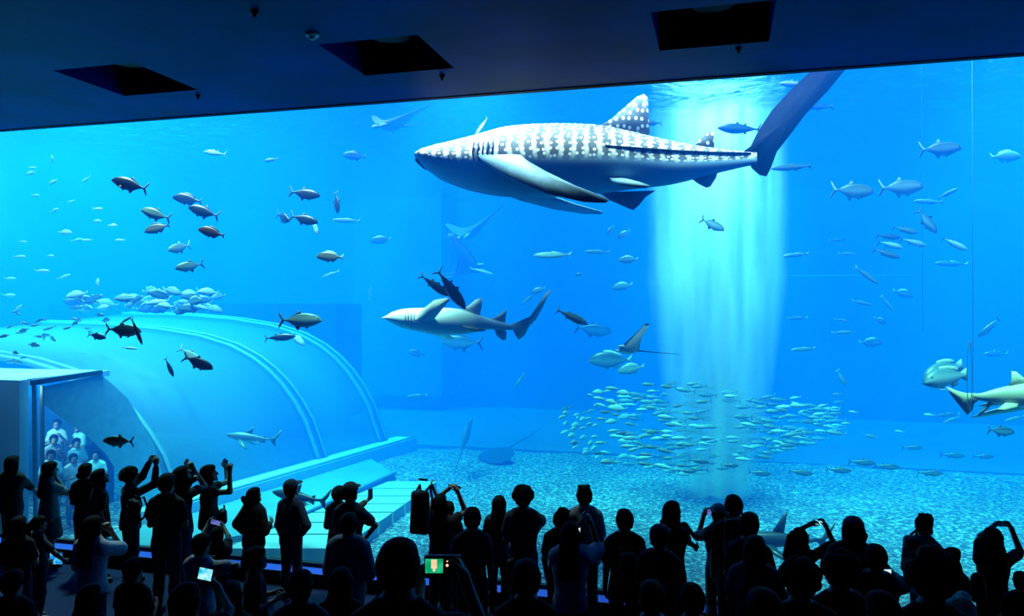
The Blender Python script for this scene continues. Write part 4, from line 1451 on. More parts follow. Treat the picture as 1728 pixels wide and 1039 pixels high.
C = {
    'black': cloth('black_cotton', (0.012, 0.012, 0.014)), 'navy': cloth('navy_cotton', (0.02, 0.025, 0.05)),
    'grey': cloth('grey_jersey', (0.09, 0.09, 0.10)), 'char': cloth('charcoal_jersey', (0.035, 0.035, 0.04)),
    'white': cloth('white_blouse', (0.35, 0.36, 0.38)), 'denim': cloth('dark_denim', (0.03, 0.04, 0.07)),
    'pale': cloth('pale_grey_shirt', (0.18, 0.19, 0.21)), 'green': cloth('dull_green_cotton', (0.06, 0.09, 0.03)),
    'teal': cloth('pale_teal_cotton', (0.3, 0.5, 0.5)), 'red': cloth('maroon_cotton', (0.06, 0.015, 0.02)),
}
M_skin = plain('skin', (0.20, 0.12, 0.085), 0.55, 0.3, 0.1, 20)
M_hair = plain('black_hair', (0.006, 0.005, 0.005), 0.8, 0.05, 0.4, 60, bump=0.3)
M_hairb = plain('brown_hair', (0.02, 0.012, 0.008), 0.8, 0.05, 0.4, 60, bump=0.3)
M_shoe = plain('dark_shoe_leather', (0.02, 0.02, 0.022), 0.5, 0.3)
M_bag = cloth('black_nylon', (0.012, 0.012, 0.015), 0.6)
M_phone = plain('black_phone_case', (0.012, 0.012, 0.014), 0.35, 0.4)


def vec(*a):
    return np.array(a, float)


def hand_prims(w, u, n, side, s, curl, out):
    """w wrist, u direction of the hand, n the way the palm faces, side +1 or -1: which side the thumb leaves"""
    u = u / np.linalg.norm(u)
    n = n - u * (n @ u)
    n = n / (np.linalg.norm(n) + 1e-9)
    v = np.cross(u, n) * side
    out.append(('c', w, w + u * .03 * s, .024 * s, .024 * s, .02))
    ln = [.070, .078, .072, .055]
    for i in range(4):
        off = (.030 - .020 * i) * s
        kn = w + u * (.088 - .004 * abs(i - 1)) * s + v * off
        out.append(('c', w + u * .015 * s + v * off * .6, kn, .016 * s, .0115 * s, .012))
        p, a = kn, 0.15 + curl * .35
        for j, f in enumerate((.45, .3, .25)):
            a2 = a + curl * (.5, .8, .6)[j]
            d = u * math.cos(a2) + n * math.sin(a2) + v * (.12 - .08 * i) * (1 - curl * .7)
            q = p + d * ln[i] * f * s
            out.append(('c', p, q, (.0100 - .0008 * j) * s, (.0092 - .0008 * j) * s, .004))
            p, a = q, a2
    t0 = w + u * .025 * s + v * .024 * s
    t1 = t0 + (u * .7 + v * .75 + n * .25) * .042 * s
    t2 = t1 + (u * .85 + v * (.3 - .3 * curl) + n * (.25 + .4 * curl)) * .034 * s
    out.append(('c', t0, t1, .016 * s, .0115 * s, .008))
    out.append(('c', t1, t2, .0112 * s, .009 * s, .004))


def run(F, prims, inflate=0.0, kmul=1.0):
    for p in prims:
        if p[0] == 'c':
            F.cone(p[1], p[2], p[3] + inflate, p[4] + inflate, p[5] * kmul)
        else:
            F.ell(p[1], np.array(p[2]) + inflate, p[3] * kmul, p[4] if len(p) > 4 else None)


def person(label, px, top, y, face=0, pitch=0, hair='short', shirt='black', legs='char', L='front', R='front', fine=False, headturn=0, tilt=0,
           hs=1.07, wide=1.0, sleeve=.6, skirt=False, group=None, lean=0.0, hatmat=None, loose=.014, z0=None, hcol=None):
    p = WY(px, top, y)
    fz = floor_z(y) if z0 is None else z0
    o = empty('person', (p.x, p.y, fz), 0)
    o.rotation_euler.z = YAW
    tag(o, label, 'person', group)
    H = p.z - fz
    extra = {'cap': .02, 'spiky': .03, 'curly': .03}.get(hair, .012)
    H0 = H - extra
    s = H0 / 1.70
    if math.cos(math.radians(pitch)) < 1:
        s *= 1.0 + .01 * abs(pitch) / 20
    org = np.array(p) * 1.0
    org[2] = fz
    inv = Matrix.Rotation(-YAW, 3, 'Z')

    def loc(v):
        return np.array(inv @ Vector(v - Vector(org)))

    d0 = (Vector(p) - CP).dot(FW)
    a = math.radians(face)       # forward direction, 0 = away from the viewer, + = to the right
    fw = vec(math.sin(a), math.cos(a), 0)
    rt = vec(math.cos(a), -math.sin(a), 0)
    up = vec(0, 0, 1)
    h = .009 if fine else (.0125 if y > -2 else .017)
    hipz = .87 * s
    ln = fw * lean
    hip = up * hipz
    chest = up * 1.25 * s + ln * .3
    sh = up * 1.40 * s + ln * .4
    neck = up * 1.47 * s + ln * .45
    hc = up * (1.585 * s) + ln * .55 + fw * .015 * s
    # shift so that the head stands over the given picture point
    w = wide * s
    torso = [('e', hip + up * .02 * s, (.155 * w, .115 * w, .13 * s), .05, None),
             ('e', up * 1.08 * s + ln * .12, (.135 * w, .10 * w, .17 * s), .06, None),
             ('e', chest, (.165 * w, .112 * w, .17 * s), .06, None),
             ('c', sh - rt * .12 * w - up * .035 * s, sh + rt * .12 * w - up * .035 * s, .055 * s, .055 * s, .05),
             ('c', neck - rt * .02, sh - rt * .12 * w - up * .02 * s, .05 * s, .045 * s, .04), ('c', neck + rt * .02, sh + rt * .12 * w - up * .02 * s, .05 * s, .045 * s, .04)]
    Rm = np.stack([rt, fw, up], 1)
    torso = [t[:4] + (Rm,) if t[0] == 'e' else t for t in torso]
    La, Lf = .285 * s, .255 * s
    arms, hands, uppers = [], [], []

    def reach(px_, py_, start, length, sgn):
        off = 0.0
        for _ in range(6):
            q = loc(W(px_, py_, d0 + start[1] + off))
            dd = math.hypot(q[0] - start[0], q[2] - start[2])
            off = sgn * math.sqrt(max(length ** 2 - dd ** 2, 0))
        v_ = q - start
        l_ = np.linalg.norm(v_)
        if l_ > length * 1.18:
            q = start + v_ / l_ * length * 1.18
        return q

    hp = {}
    for key, sd, spec in (('L', -1, L), ('R', 1, R)):
        S0 = sh + rt * sd * .155 * w - up * .045 * s
        if spec == 'down':
            E = S0 + rt * sd * .05 * s - up * La - fw * .02 * s
            Hn = E - up * Lf * .95 + fw * .10 * s
        elif spec == 'front':
            E = S0 + rt * sd * .06 * s - up * La * .93 + fw * .03 * s
            Hn = E + fw * .2 * s - rt * sd * .10 * s + up * .06 * s
        elif spec == 'hip':
            E = S0 + rt * sd * .17 * s - up * La * .8 - fw * .05 * s
            Hn = E - rt * sd * .15 * s - up * .17 * s + fw * .06 * s
        elif spec == 'chest':
            E = S0 + rt * sd * .08 * s - up * La * .85 + fw * .1 * s
            Hn = E + fw * .1 * s - rt * sd * .10 * s + up * .2 * s
        else:
            ex, ey, hx, hy = spec[:4]
            sg = spec[4] if len(spec) > 4 else (1, 1)
            E = reach(ex, ey, S0, La, sg[0])
            Hn = reach(hx, hy, E, Lf, sg[1])
        arms += [('c', S0, E, .052 * s, .040 * s, .03), ('c', E, Hn, .040 * s, .026 * s, .015)]
        uppers.append((S0, E, Hn))
        u = (Hn - E) / np.linalg.norm(Hn - E)
        raised = not isinstance(spec, str)
        n = -rt * sd if not raised else fw * .3 - rt * sd
        hand_prims(Hn - u * .01, u, n, (1 if raised else sd) * (1 if sd > 0 else -1) * (1 if raised else 1), s, .75 if raised else .35, hands)
        hp[key] = Hn + u * .08 * s
    # head, in its own frame
    ya, pt, ti = math.radians(face + headturn), math.radians(pitch), math.radians(tilt)
    f0 = vec(math.sin(ya), math.cos(ya), 0)
    r0 = vec(math.cos(ya), -math.sin(ya), 0)
    hf = f0 * math.cos(pt) + up * math.sin(pt)
    hu = np.cross(r0, hf)
    hr = r0 * math.cos(ti) - hu * math.sin(ti)
    hu2 = np.cross(hr, hf)
    t = s * hs

    def hd(x, yy, z):
        return hc + (hr * x + hf * yy + hu2 * z) * t

    Hm = np.stack([hr, hf, hu2], 1)
    head = [('e', hd(0, -.012, .035), (.077 * t, .097 * t, .088 * t), .02, Hm), ('c', hd(0, .045, -.03), hd(0, .06, -.07), .050 * t, .034 * t, .02),
            ('c', hd(-.028, .05, -.06), hd(.028, .05, -.06), .03 * t, .03 * t, .02), ('c', hd(0, .072, -.088), hd(0, .076, -.088), .020 * t, .020 * t, .012),
            ('c', hd(0, .088, .022), hd(0, .106, -.016), .008 * t, .0135 * t, .008), ('c', hd(-.018, .087, -.044), hd(.018, .087, -.044), .009 * t, .009 * t, .004),
            ('c', hd(-.03, .078, .034), hd(.03, .078, .034), .012 * t, .012 * t, .01), ('e', hd(-.03, .074, .016), (.014 * t,) * 3, .003), ('e', hd(.03, .074, .016), (.014 * t,) * 3, .003)]
    for sd in (-1, 1):
        head.append(('c', hd(sd * .078, -.006, .018), hd(sd * .076, .0, -.02), .014 * t, .009 * t, .006))
    legp = []
    feet = []
    for sd in (-1, 1):
        h0 = hip + rt * sd * .085 * w - up * .02 * s
        kn = rt * sd * .10 * s + up * .47 * s + fw * .02
        an = rt * sd * .10 * s + up * .085 * s - fw * .02
        legp += [('c', h0, kn, .082 * w, .055 * s, .03), ('c', kn, an, .056 * s, .037 * s, .02), ('e', kn * .62 + an * .38 - fw * .015, (.052 * s, .055 * s, .11 * s), .03)]
        feet.append((an, an - up * .05 * s + fw * .15 * s + rt * sd * .02, sd))
    allp = []
    lo = np.array([-.45, -.4, -.02]) * max(s, .5)
    hi = np.array([.45, .4, 1.85]) * max(s, .5)
    for S0, E, Hn in uppers:
        for q in (E, Hn + (Hn - E) * .9):
            lo = np.minimum(lo, q - .12)
            hi = np.maximum(hi, q + .12)
    lo[2] = -.01
    F = Field(lo, hi, h)
    run(F, torso)
    run(F, legp)
    for an, toe, sd in feet:
        F.cone(an, toe, .036 * s, .028 * s, .02)
    F.cone(neck - up * .05 * s, hc - up * .04 * s, .060 * s, .056 * s, .03)
    run(F, arms)
    run(F, head)
    run(F, hands)
    field_obj(F, 'body', M_skin, o)
    # ---- clothes
    hc_cloth = h * 1.15
    F = Field(lo, hi, hc_cloth)
    run(F, torso, loose)
    F.cone(up * 1.0 * s, up * .84 * s, .14 * w, .155 * w, .05)
    for S0, E, Hn in uppers:
        if sleeve > 1:
            F.cone(S0, E, .052 * s + loose, .045 * s + loose, .03)
            F.cone(E, E + (Hn - E) * (sleeve - 1), .045 * s + loose, .034 * s + loose * .8, .02)
        else:
            F.cone(S0, S0 + (E - S0) * sleeve, .052 * s + loose, .054 * s + loose, .03)
    F.cut(neck + up * .012 * s, vec(0, 0, 1))if max(u_[2][2] for u_ in uppers) < neck[2] and max(u_[1][2] for u_ in uppers) < neck[2] else None
    F.cut(up * .80 * s, vec(0, 0, -1))
    so = field_obj(F, 'shirt', C[shirt], o)
    lo2, hi2 = np.array([-.35, -.35, 0.0]), np.array([.35, .35, 1.05 * s])
    F = Field(lo2, hi2, hc_cloth)
    if skirt:
        F.cone(up * .98 * s, up * .55 * s, .13 * w, .20 * w, .02)
        F.cut(up * .48 * s, vec(0, 0, -1))
        F.cut(up * 1.0 * s, vec(0, 0, 1))
        field_obj(F, 'skirt', C[legs], o)
    else:
        run(F, legp, .013)
        F.ell(hip, (.158 * w, .12 * w, .13 * s), .05, Rm)
        F.cut(up * .085 * s, vec(0, 0, -1))
        F.cut(up * .96 * s, vec(0, 0, 1))
        field_obj(F, 'trousers', C[legs], o)
    for an, toe, sd in feet:
        if y > -2.2:
            F = Field(np.minimum(an, toe) - .1 * s, np.maximum(an, toe) + .1 * s, .012)
            F.cone(an - up * .02 * s, toe, .046 * s, .038 * s, .02)
            F.cone(an - up * .045 * s - fw * .03 * s, toe - up * .012 * s, .034 * s, .032 * s, .01)
            F.cut(vec(0, 0, 0.004), vec(0, 0, -1))
            field_obj(F, 'shoe', M_shoe, o)
    # ---- hair
    hl = np.minimum(hd(-.2, -.3, -.65 if hair in ('long', 'curly_long', 'pony') else -.2), hd(.2, .2, .3)) - .16
    hh = np.maximum(hd(-.2, -.3, -.65), hd(.2, .2, .3)) + .16
    F = Field(hl, hh, h)
    hk = M_hair if hcol is None else hcol
    F.ell(hd(0, -.022, .045), (.090 * t, .103 * t, .094 * t), .02, Hm)
    F.ell(hd(0, .020, .085), (.074 * t, .078 * t, .05 * t), .02, Hm)
    for sd in (-1, 1):
        F.cone(hd(sd * .045, -.03, .03), hd(sd * .042, -.045, -.02), .048 * t, .042 * t, .02)
    F.cone(hd(0, -.06, .0), hd(0, -.062, -.045), .052 * t, .042 * t, .02)
    rr = random.Random(int(px * 7 + top))
    if hair in ('bob', 'long', 'curly_long'):
        for sd in (-1, 1):
            F.cone(hd(sd * .058, -.01, .03), hd(sd * .062, -.02, -.10), .045 * t, .040 * t, .02)
            F.cone(hd(sd * .035, -.06, .0), hd(sd * .04, -.05, -.11), .05 * t, .045 * t, .02)
    if hair in ('long', 'curly_long'):
        base = hc - fw * .085 * s - up * .10 * s
        for k in (-1, 0, 1):
            F.cone(base + rt * k * .05 * s, base + rt * k * .065 * s - fw * .05 * s - up * (.30 if hair == 'long' else .20) * s, .055 * t, .045 * t, .03)
        if hair == 'curly_long':
            for i in range(26):
                q = base + vec(rr.uniform(-.11, .11), rr.uniform(-.06, .05), rr.uniform(-.2, .12)) * s
                F.cone(q, q + vec(0, 0, -.03), .038 * s, .03 * s, .015)
    if hair == 'bun':
        F.ell(hd(0, -.12, .05), (.045 * t,) * 3, .012)
    if hair == 'lowbun':
        F.ell(hd(-.03, -.11, -.03), (.05 * t,) * 3, .012)
    if hair == 'pony':
        F.ell(hd(0, -.115, .03), (.03 * t,) * 3, .012)
        F.cone(hd(0, -.13, .03), hd(0, -.15, -.10), .035 * t, .038 * t, .02)
        F.cone(hd(0, -.15, -.10), hd(0, -.14, -.24), .038 * t, .015 * t, .02)
    if hair == 'curly':
        for i in range(70):
            z = rr.uniform(-.35, 1)
            an_ = rr.uniform(0, 2 * PI)
            q = math.sqrt(max(1 - z * z, 0))
            yy = q * math.sin(an_) * .105 - .022
            if yy > .06 and z < .3:
                continue
            F.cone(hd(q * math.cos(an_) * .095, yy, .045 + z * .095), hd(q * math.cos(an_) * .1, yy, .05 + z * .1), .030 * t, .028 * t, .022)
    if hair == 'spiky':
        for i in range(60):
            an_, q = rr.uniform(0, 2 * PI), rr.uniform(0, .07)
            b0 = hd(q * math.cos(an_), q * math.sin(an_) - .01, .12)
            F.cone(b0, b0 + (hu2 * rr.uniform(.012, .03) + hr * math.cos(an_) * .02 + hf * math.sin(an_) * .03) * t, .013 * t, .004 * t, .004)
    field_obj(F, 'hair', hk, o)
    if hair in ('cap',) or hatmat:
        F = Field(hd(0, 0, .05) - .26 * t, hd(0, 0, .05) + .26 * t, .009)
        F.ell(hd(0, -.012, .065), (.098 * t, .112 * t, .092 * t), .01, Hm)
        F.cut(hd(0, 0, .055), -hu2)
        F.ell(hd(0, .13, .062), (.07 * t, .075 * t, .012 * t), .01, Hm)
        field_obj(F, 'cap', hatmat or C['navy'], o)
    return dict(o=o, hp=hp, org=org, d0=d0, s=s, H=H, chest=chest, fw=fw, rt=rt, back=chest - fw * .14 * s)


def screen_mat(name, kind, strength):
    m, nt, b, out = new_mat(name)
    tc = node(nt, 'ShaderNodeTexCoord')
    nz = node(nt, 'ShaderNodeTexNoise', Scale=22.0 if kind != 'white' else 4.0, Detail=2.0)
    nt.links.new(tc.outputs['Object'], nz.inputs['Vector'])
    cols = {'blue': [(0.4, (0.0, 0.25, 0.9)), (0.6, (0.1, 0.65, 1.0))], 'cyan': [(0.4, (0.0, 0.6, 0.9)), (0.6, (0.5, 1, 1))],
            'violet': [(0.4, (0.12, 0.12, 0.6)), (0.6, (0.25, 0.35, 1))], 'white': [(0.4, (0.5, 0.9, 0.9)), (0.6, (1, 1, 1))],
            'green': [(0.4, (0.0, 0.5, 0.2)), (0.6, (0.03, 0.75, 0.35))], 'cream': [(0.4, (0.9, 0.65, 0.35)), (0.6, (1, 0.8, 0.5))], 'red': [(0.4, (1, 0.35, 0.2)), (0.6, (1, 0.6, 0.4))], 'dark': [(0.4, (0.0, 0.005, 0.02)), (0.6, (0.0, 0.01, 0.04))]}[kind]
    c = ramp(nt, nz.outputs[0], cols)
    nt.links.new(c, b.inputs['Emission Color'])
    b.inputs['Base Color'].default_value = (0.01, 0.01, 0.01, 1)
    b.inputs['Emission Strength'].default_value = strength
    return m


SCR = {k: screen_mat('screen_' + k, k, v) for k, v in (('blue', 0.9), ('cyan', 1.0), ('violet', 0.6), ('white', 1.0), ('green', 0.7), ('cream', 1.0), ('red', 1.2), ('dark', 1.0))}


def phone(label, px, py, d, w, h, roll=0, scr='dark', turn=0, name='smartphone', cat='phone', thick=.009):
    """w, h in picture pixels; the screen faces the viewer"""
    s = d / F_PX
    o = empty(name, W(px, py, d), YAW + math.radians(turn))
    o.rotation_euler = (0, math.radians(roll), YAW + math.radians(turn))
    W_, H_ = w * s, h * s
    b = MB().rbox((-W_ / 2, -thick / 2, -H_ / 2), (W_ / 2, thick / 2, H_ / 2), .006)
    b.build('case', M_phone, o)
    m = min(W_, H_) * .07
    MB().box((-W_ / 2 + m, -thick / 2 - .0015, -H_ / 2 + m), (W_ / 2 - m, -thick / 2 - .0002, H_ / 2 - m)).build('screen', SCR[scr], o, smooth=False)
    MB().tube([(W_ * .3, thick / 2, H_ * .3), (W_ * .3, thick / 2 + .003, H_ * .3)], min(W_, H_) * .12, 10).build('camera_lens', M_eye, o)
    return tag(o, label, cat)


def backpack(label, px, py, y, w, h, dep=.16, face=0, handle=True, straps=True, name='backpack', ground=None):
    """a soft bag worn on a back: w, h in picture pixels"""
    p = WY(px, py, y)
    d = (p - CP).dot(FW)
    s = d / F_PX
    W_, H_ = w * s / 2, h * s / 2
    o = empty(name, p, YAW - math.radians(face))
    F = Field((-W_ - .03, -dep, -H_ - .03), (W_ + .03, dep, H_ + .03), .009)
    F.cone((0, 0, -H_ + min(W_, dep / 2)), (0, 0, H_ - min(W_, dep / 2)), min(W_, dep / 2), min(W_, dep / 2) * .92, .03)
    for sd in (-1, 1):
        F.cone((sd * (W_ - .05), 0, -H_ + .05), (sd * (W_ - .055), 0, H_ - .07), .05, .045, .04)
        F.cone((sd * (W_ - .06), -dep * .3, -H_ + .06), (sd * (W_ - .07), -dep * .25, H_ * .2), .045, .04, .03)
    field_obj(F, 'pouch', M_bag, o)
    F = Field((-W_, -dep * .8, -H_), (W_, 0, H_ * .3), .009)
    F.ell((0, -dep * .5, -H_ * .45), (W_ * .62, .04, H_ * .36), .02)
    field_obj(F, 'front_pocket', M_bag, o)
    if handle:
        MB().tube([(-.04, .02, H_ - .01), (-.03, .02, H_ + .035), (.03, .02, H_ + .035), (.04, .02, H_ - .01)], .008, 6).build('handle', M_bag, o)
    if straps:
        for sd in (-1, 1):
            MB().tube([(sd * W_ * .5, dep * .25, H_ * .9), (sd * W_ * .55, dep * .75, H_ * 1.05), (sd * W_ * .6, dep * 1.1, H_ * .3), (sd * W_ * .6, dep * .8, -H_ * .5), (sd * W_ * .55, dep * .2, -H_ * .8)], .016, 6).build('shoulder_strap', M_bag, o)
    return tag(o, label, 'bag')

# ------------------------------------------------------------------ the crowd in front of the tank
PPL = []


def pp(*a, **k):
    r = person(*a, **k)
    PPL.append((a[0], round(r['H'], 2), round(r['d0'], 2)))
    return r


def ph(r, dy=0.0):
    return r['d0'] + dy


# standing along the glass, from the left
a1 = pp('person with bobbed hair and loose dark top, leftmost at the glass, arm reaching out', 20, 770, -.5, 10, hair='bob', R=(43, 815, 60, 828), L='down', loose=.03, sleeve=1.5, fine=True)
a2 = pp('person with long straight hair, hand at the mouth, in a flared top', 83, 780, -.55, 50, hair='long', R=(109, 828, 93, 803), L='front', shirt='grey', skirt=True, loose=.02, fine=True)
a3 = pp('person with round head and low bun, back turned, second pair at the glass', 144, 783, -.6, 0, hair='lowbun', L='front', R='front', loose=.02)
a4 = pp('person in a dark T-shirt gazing up right, face in profile, beside the low bun', 168, 795, -.9, 55, 25, hair='bob', L='down', R='down', loose=.02)
a5 = pp('person with rounded hair holding a phone overhead and wearing a small backpack', 220, 791, -0.75, 40, 20, hair='curly', L=(244, 800, 254, 776), R=(268, 813, 264, 777), fine=True, shirt='char', sleeve=1.8)
a6 = pp('person with short hair in a black polo shirt, arms folded, legs in view', 281, 801, -1.7, 5, hair='short', L='front', R='front', loose=.02, wide=1.06)
a7 = pp('person with long hair shooting with both arms raised, elbow pointing right', 306, 791, -0.95, 35, 25, hair='long', L=(331, 806, 317, 788), R=(345, 820, 326, 790), fine=True, shirt='black', legs='denim')
a8 = pp('person in profile leaning back with both hands raised and bent elbows', 353, 787, -0.5, 78, 12, hair='bob', L=(384, 813, 381, 788), R=(397, 829, 388, 795), fine=True, lean=-.02, sleeve=.4)
a9 = pp('person in a bulky jacket with wavy hair looking up to the right', 428, 825, -.9, 35, 10, hair='curly_long', L='hip', R='front', shirt='char', loose=.04, skirt=True, sleeve=1.6, fine=False)
a10 = pp('person in a peaked cap and dotted long-sleeved shirt, hand in pocket', 491, 812, -.8, 25, 8, hair='cap', R='hip', L='down', shirt='denim', legs='denim', sleeve=1.8, loose=.02, fine=True)
a11 = pp('person with a round bun holding up a phone at arm length', 571, 822, -0.55, 20, 5, hair='bun', R=(604, 857, 622, 842), L='front', shirt='char', fine=True, sleeve=1.6)
a12 = pp('person in a soft cap and T-shirt with rolled sleeve, beside the round bun', 591, 817, -1.15, 15, 5, hair='cap', R=(633, 886, 619, 905), L='front', shirt='navy', legs='navy', loose=.02, hatmat=C['char'])
a13 = pp('person carrying a tall rounded bag, both forearms raised to shoot', 743, 838, -.95, 20, 22, hair='bob', L=(731, 846, 760, 822), R=(785, 862, 771, 826), fine=True, sleeve=.5, shirt='black')
a14 = pp('person hidden behind the bag carrier, one arm stretched flat to the left', 757, 848, -0.45, 0, 5, hair='short', L=(744, 834, 726, 812), R='front', fine=True)
a15 = pp('person with cropped hair and sloping shoulders in a dark T-shirt, mid crowd', 797, 859, -2.0, 0, hair='short', L='down', R='down', loose=.015, shirt='navy', z0=.0)
a16 = pp('slim person with long straight hair, shirt and narrow black trousers', 842, 838, -0.45, 8, hair='long', L='front', R='front', shirt='navy', legs='black', sleeve=1.9)
a17 = pp('person with thick rounded hair in a short-sleeved shirt, arm bent right', 883, 823, -0.95, 8, hair='curly', L='front', R=(915, 880, 904, 900), shirt='char', loose=.03)
a18 = pp('tall person with spiky hair in a pale T-shirt, arm hanging down', 986, 820, -.6, 0, hair='spiky', R='down', L='front', shirt='pale', loose=.028, fine=True, sleeve=.75)
a19 = pp('person with tilted head and spiky crown, dark clothes, in front of the pale T-shirt', 946, 859, -1.3, 20, 10, hair='spiky', tilt=18, L='down', R='front')
a20 = pp('person in a pale blouse shooting with raised forearms, long dark hair', 962, 886, -2.2, 15, 15, hair='long', R=(1010, 925, 992, 868), L=(984, 925, 984, 878), shirt='white', loose=.035, fine=True, z0=0.0, sleeve=.9)
a21 = pp('person with short flat-topped hair in a T-shirt, alone before the gravel', 1054, 862, -1.6, 0, hair='short', L='down', R='down', shirt='black', loose=.02, wide=1.02)
a22 = pp('person with long hair by the bubble curtain, hands held out to the right', 1133, 848, -1.05, 35, hair='long', R=(1158, 912, 1173, 922), L=(1155, 886, 1170, 902), fine=True, shirt='black')
a23 = pp('person in a knitted cap standing in front of the long-haired one', 1113, 890, -2.1, 30, hair='short', hatmat=C['char'], shirt='black', z0=0.0, loose=.03)
a24 = pp('person in a pale cap holding a phone up with the left arm, legs apart', 1213, 853, -0.5, -5, hair='cap', L=(1178, 905, 1188, 868), R='front', shirt='grey', legs='grey', fine=True, hatmat=C['pale'], loose=.02)
a25 = pp('person with thick short hair and backpack, taller than the pale cap beside', 1238, 838, -0.95, 8, hair='short', L='down', R='front', shirt='black', wide=1.05)
a26 = pp('person with short hair partly hidden by the backpack wearer', 1264, 868, -1.85, 30, hair='short', shirt='black')
a27 = pp('person with chin-length hair and bare collar in a grey T-shirt', 1274, 907, -2.5, 25, hair='bob', shirt='grey', loose=.03, z0=0.0, L='front', R='front', wide=1.08)
a28 = pp('person with long hair holding a lit phone high in both hands, right of the fin', 1350, 893, -0.9, 8, hair='long', L=(1338, 900, 1367, 884), R=(1410, 915, 1393, 886), fine=True, sleeve=.8)
a29 = pp('person in a soft pale cap with long wavy hair', 1440, 877, -1.5, 25, hair='curly_long', hatmat=C['char'], shirt='black', loose=.04, wide=1.1)
a30 = pp('person with short hair filming on a small camera at chin height', 1478, 922, -2.4, 15, hair='short', R=(1530, 985, 1504, 965), L='chest', shirt='black', loose=.03, z0=0.0)
a31 = pp('tall person in profile with cropped upright hair and a backpack', 1560, 868, -0.55, 62, 0, hair='spiky', shirt='grey', legs='black', L='front', R='front', fine=False)
a32 = pp('child in a patterned T-shirt looking right, short hair', 1606, 927, -1.15, 60, 0, hair='short', shirt='grey', hs=1.12, L='down', R='down')
a33 = pp('person with long hair taking a photo with a wide phone, elbow out right', 1676, 893, -0.75, 12, hair='long', L=(1655, 905, 1678, 886), R=(1724, 930, 1705, 887), fine=True, sleeve=.7)
a34 = pp('child with short hair cut off by the right edge of the picture', 1724, 968, -1.3, 20, hair='short', hs=1.15, shirt='navy')
# second and third rows, nearer
b1 = pp('person with long dark hair low at the left, nearer row', 30, 873, -3.0, 0, hair='long', shirt='black', z0=0.0)
b2 = pp('person with tied hair framing a picture on a phone, lower left', 64, 872, -2.3, 42, hair='pony', R=(124, 962, 108, 945), L=(70, 962, 84, 947), shirt='char', z0=0.0, fine=True)
b3 = pp('person with long hair in a pale blouse, lower left', 155, 873, -3.1, 15, hair='long', shirt='white', R=(205, 925, 186, 893), L='front', loose=.035, z0=0.0, sleeve=.9, fine=True)
b4 = pp('child with short hair low in the dark, in front of the pale blouse', 224, 945, -4.0, 15, hair='short', hs=1.1)
b5 = pp('person holding a violet-lit phone above the head, behind the bright screen', 367, 892, -2.2, 0, 20, hair='short', L=(340, 905, 352, 882), R=(385, 905, 376, 886), z0=0.0, fine=True)
b6 = pp('person with white sleeves bent over a bright tilted phone screen', 338, 905, -3.25, 25, -10, hair='short', shirt='white', R=(398, 955, 372, 962), L='chest', fine=True, loose=.03)
b7 = pp('person in profile facing right with short hair and dark T-shirt, lower left', 430, 925, -3.4, 72, 0, hair='short', shirt='black')
b8 = pp('person with rounded dark hair low in the crowd, below the peaked cap', 507, 966, -6.0, 0, hair='short', shirt='navy', hs=1.05, hcol=M_hairb)
b9 = pp('person in a pale jacket with upright collar, hair cropped', 588, 868, -2.6, 10, hair='short', shirt='pale', loose=.045, sleeve=1.8, z0=0.0, legs='denim')
b10 = pp('person with long dark hair right in front of the pale jacket', 575, 962, -5.2, 0, hair='long')
b11 = pp('person with the largest head, nearest the camera, raising a compact camera', 672, 915, -7.3, 0, hair='short', R=(812, 1062, 783, 972), L=(700, 1062, 708, 985), fine=True, shirt='black', hs=1.0)
b12 = pp('person low in the crowd in front of the rounded hair', 888, 950, -5.4, 0, hair='short', shirt='black')
b13 = pp('child in the bottom row beside the slim legs apart', 1168, 990, -3.9, 0, hair='short', shirt='black', hs=1.1)
b14 = pp('person with broad rounded back low in front of the raised lit phone', 1350, 950, -5.0, 0, hair='curly', shirt='black', wide=1.25)
b15 = pp('person with frizzy hair low at the bottom, left of the small camera', 1418, 935, -4.2, 0, hair='curly', shirt='black', wide=1.2)
b16 = pp('person with large frizzy dark head low at the bottom right', 1573, 938, -4.9, 10, hair='curly', shirt='black', R=(1625, 1010, 1600, 1020), hs=1.1)
b17 = pp('person in a dull green top in the dark lower left', 388, 985, -5.9, 0, hair='bob', shirt='green')
b18 = pp('person barely seen in the dark, bottom left corner', 20, 965, -5.6, 0, hair='short')
b19 = pp('person barely seen in the dark, lower left, raising the brightest phone', 312, 990, -7.0, 0, hair='short', wide=1.1, R=(385, 1030, 366, 990), fine=True)
b20 = pp('person barely seen in the dark, third from the bottom left', 150, 990, -6.2, 0, hair='long')
b21 = pp('person barely seen at the bottom edge, right of the largest head', 1100, 985, -4.7, 0, hair='short', wide=1.3)
b22 = pp('person barely seen at the bottom edge under the grey T-shirt', 1290, 1000, -6.1, 0, hair='bob', wide=1.2)
b23 = pp('person barely seen at the bottom edge below the small camera', 1490, 1005, -5.4, 0, hair='short', wide=1.3)

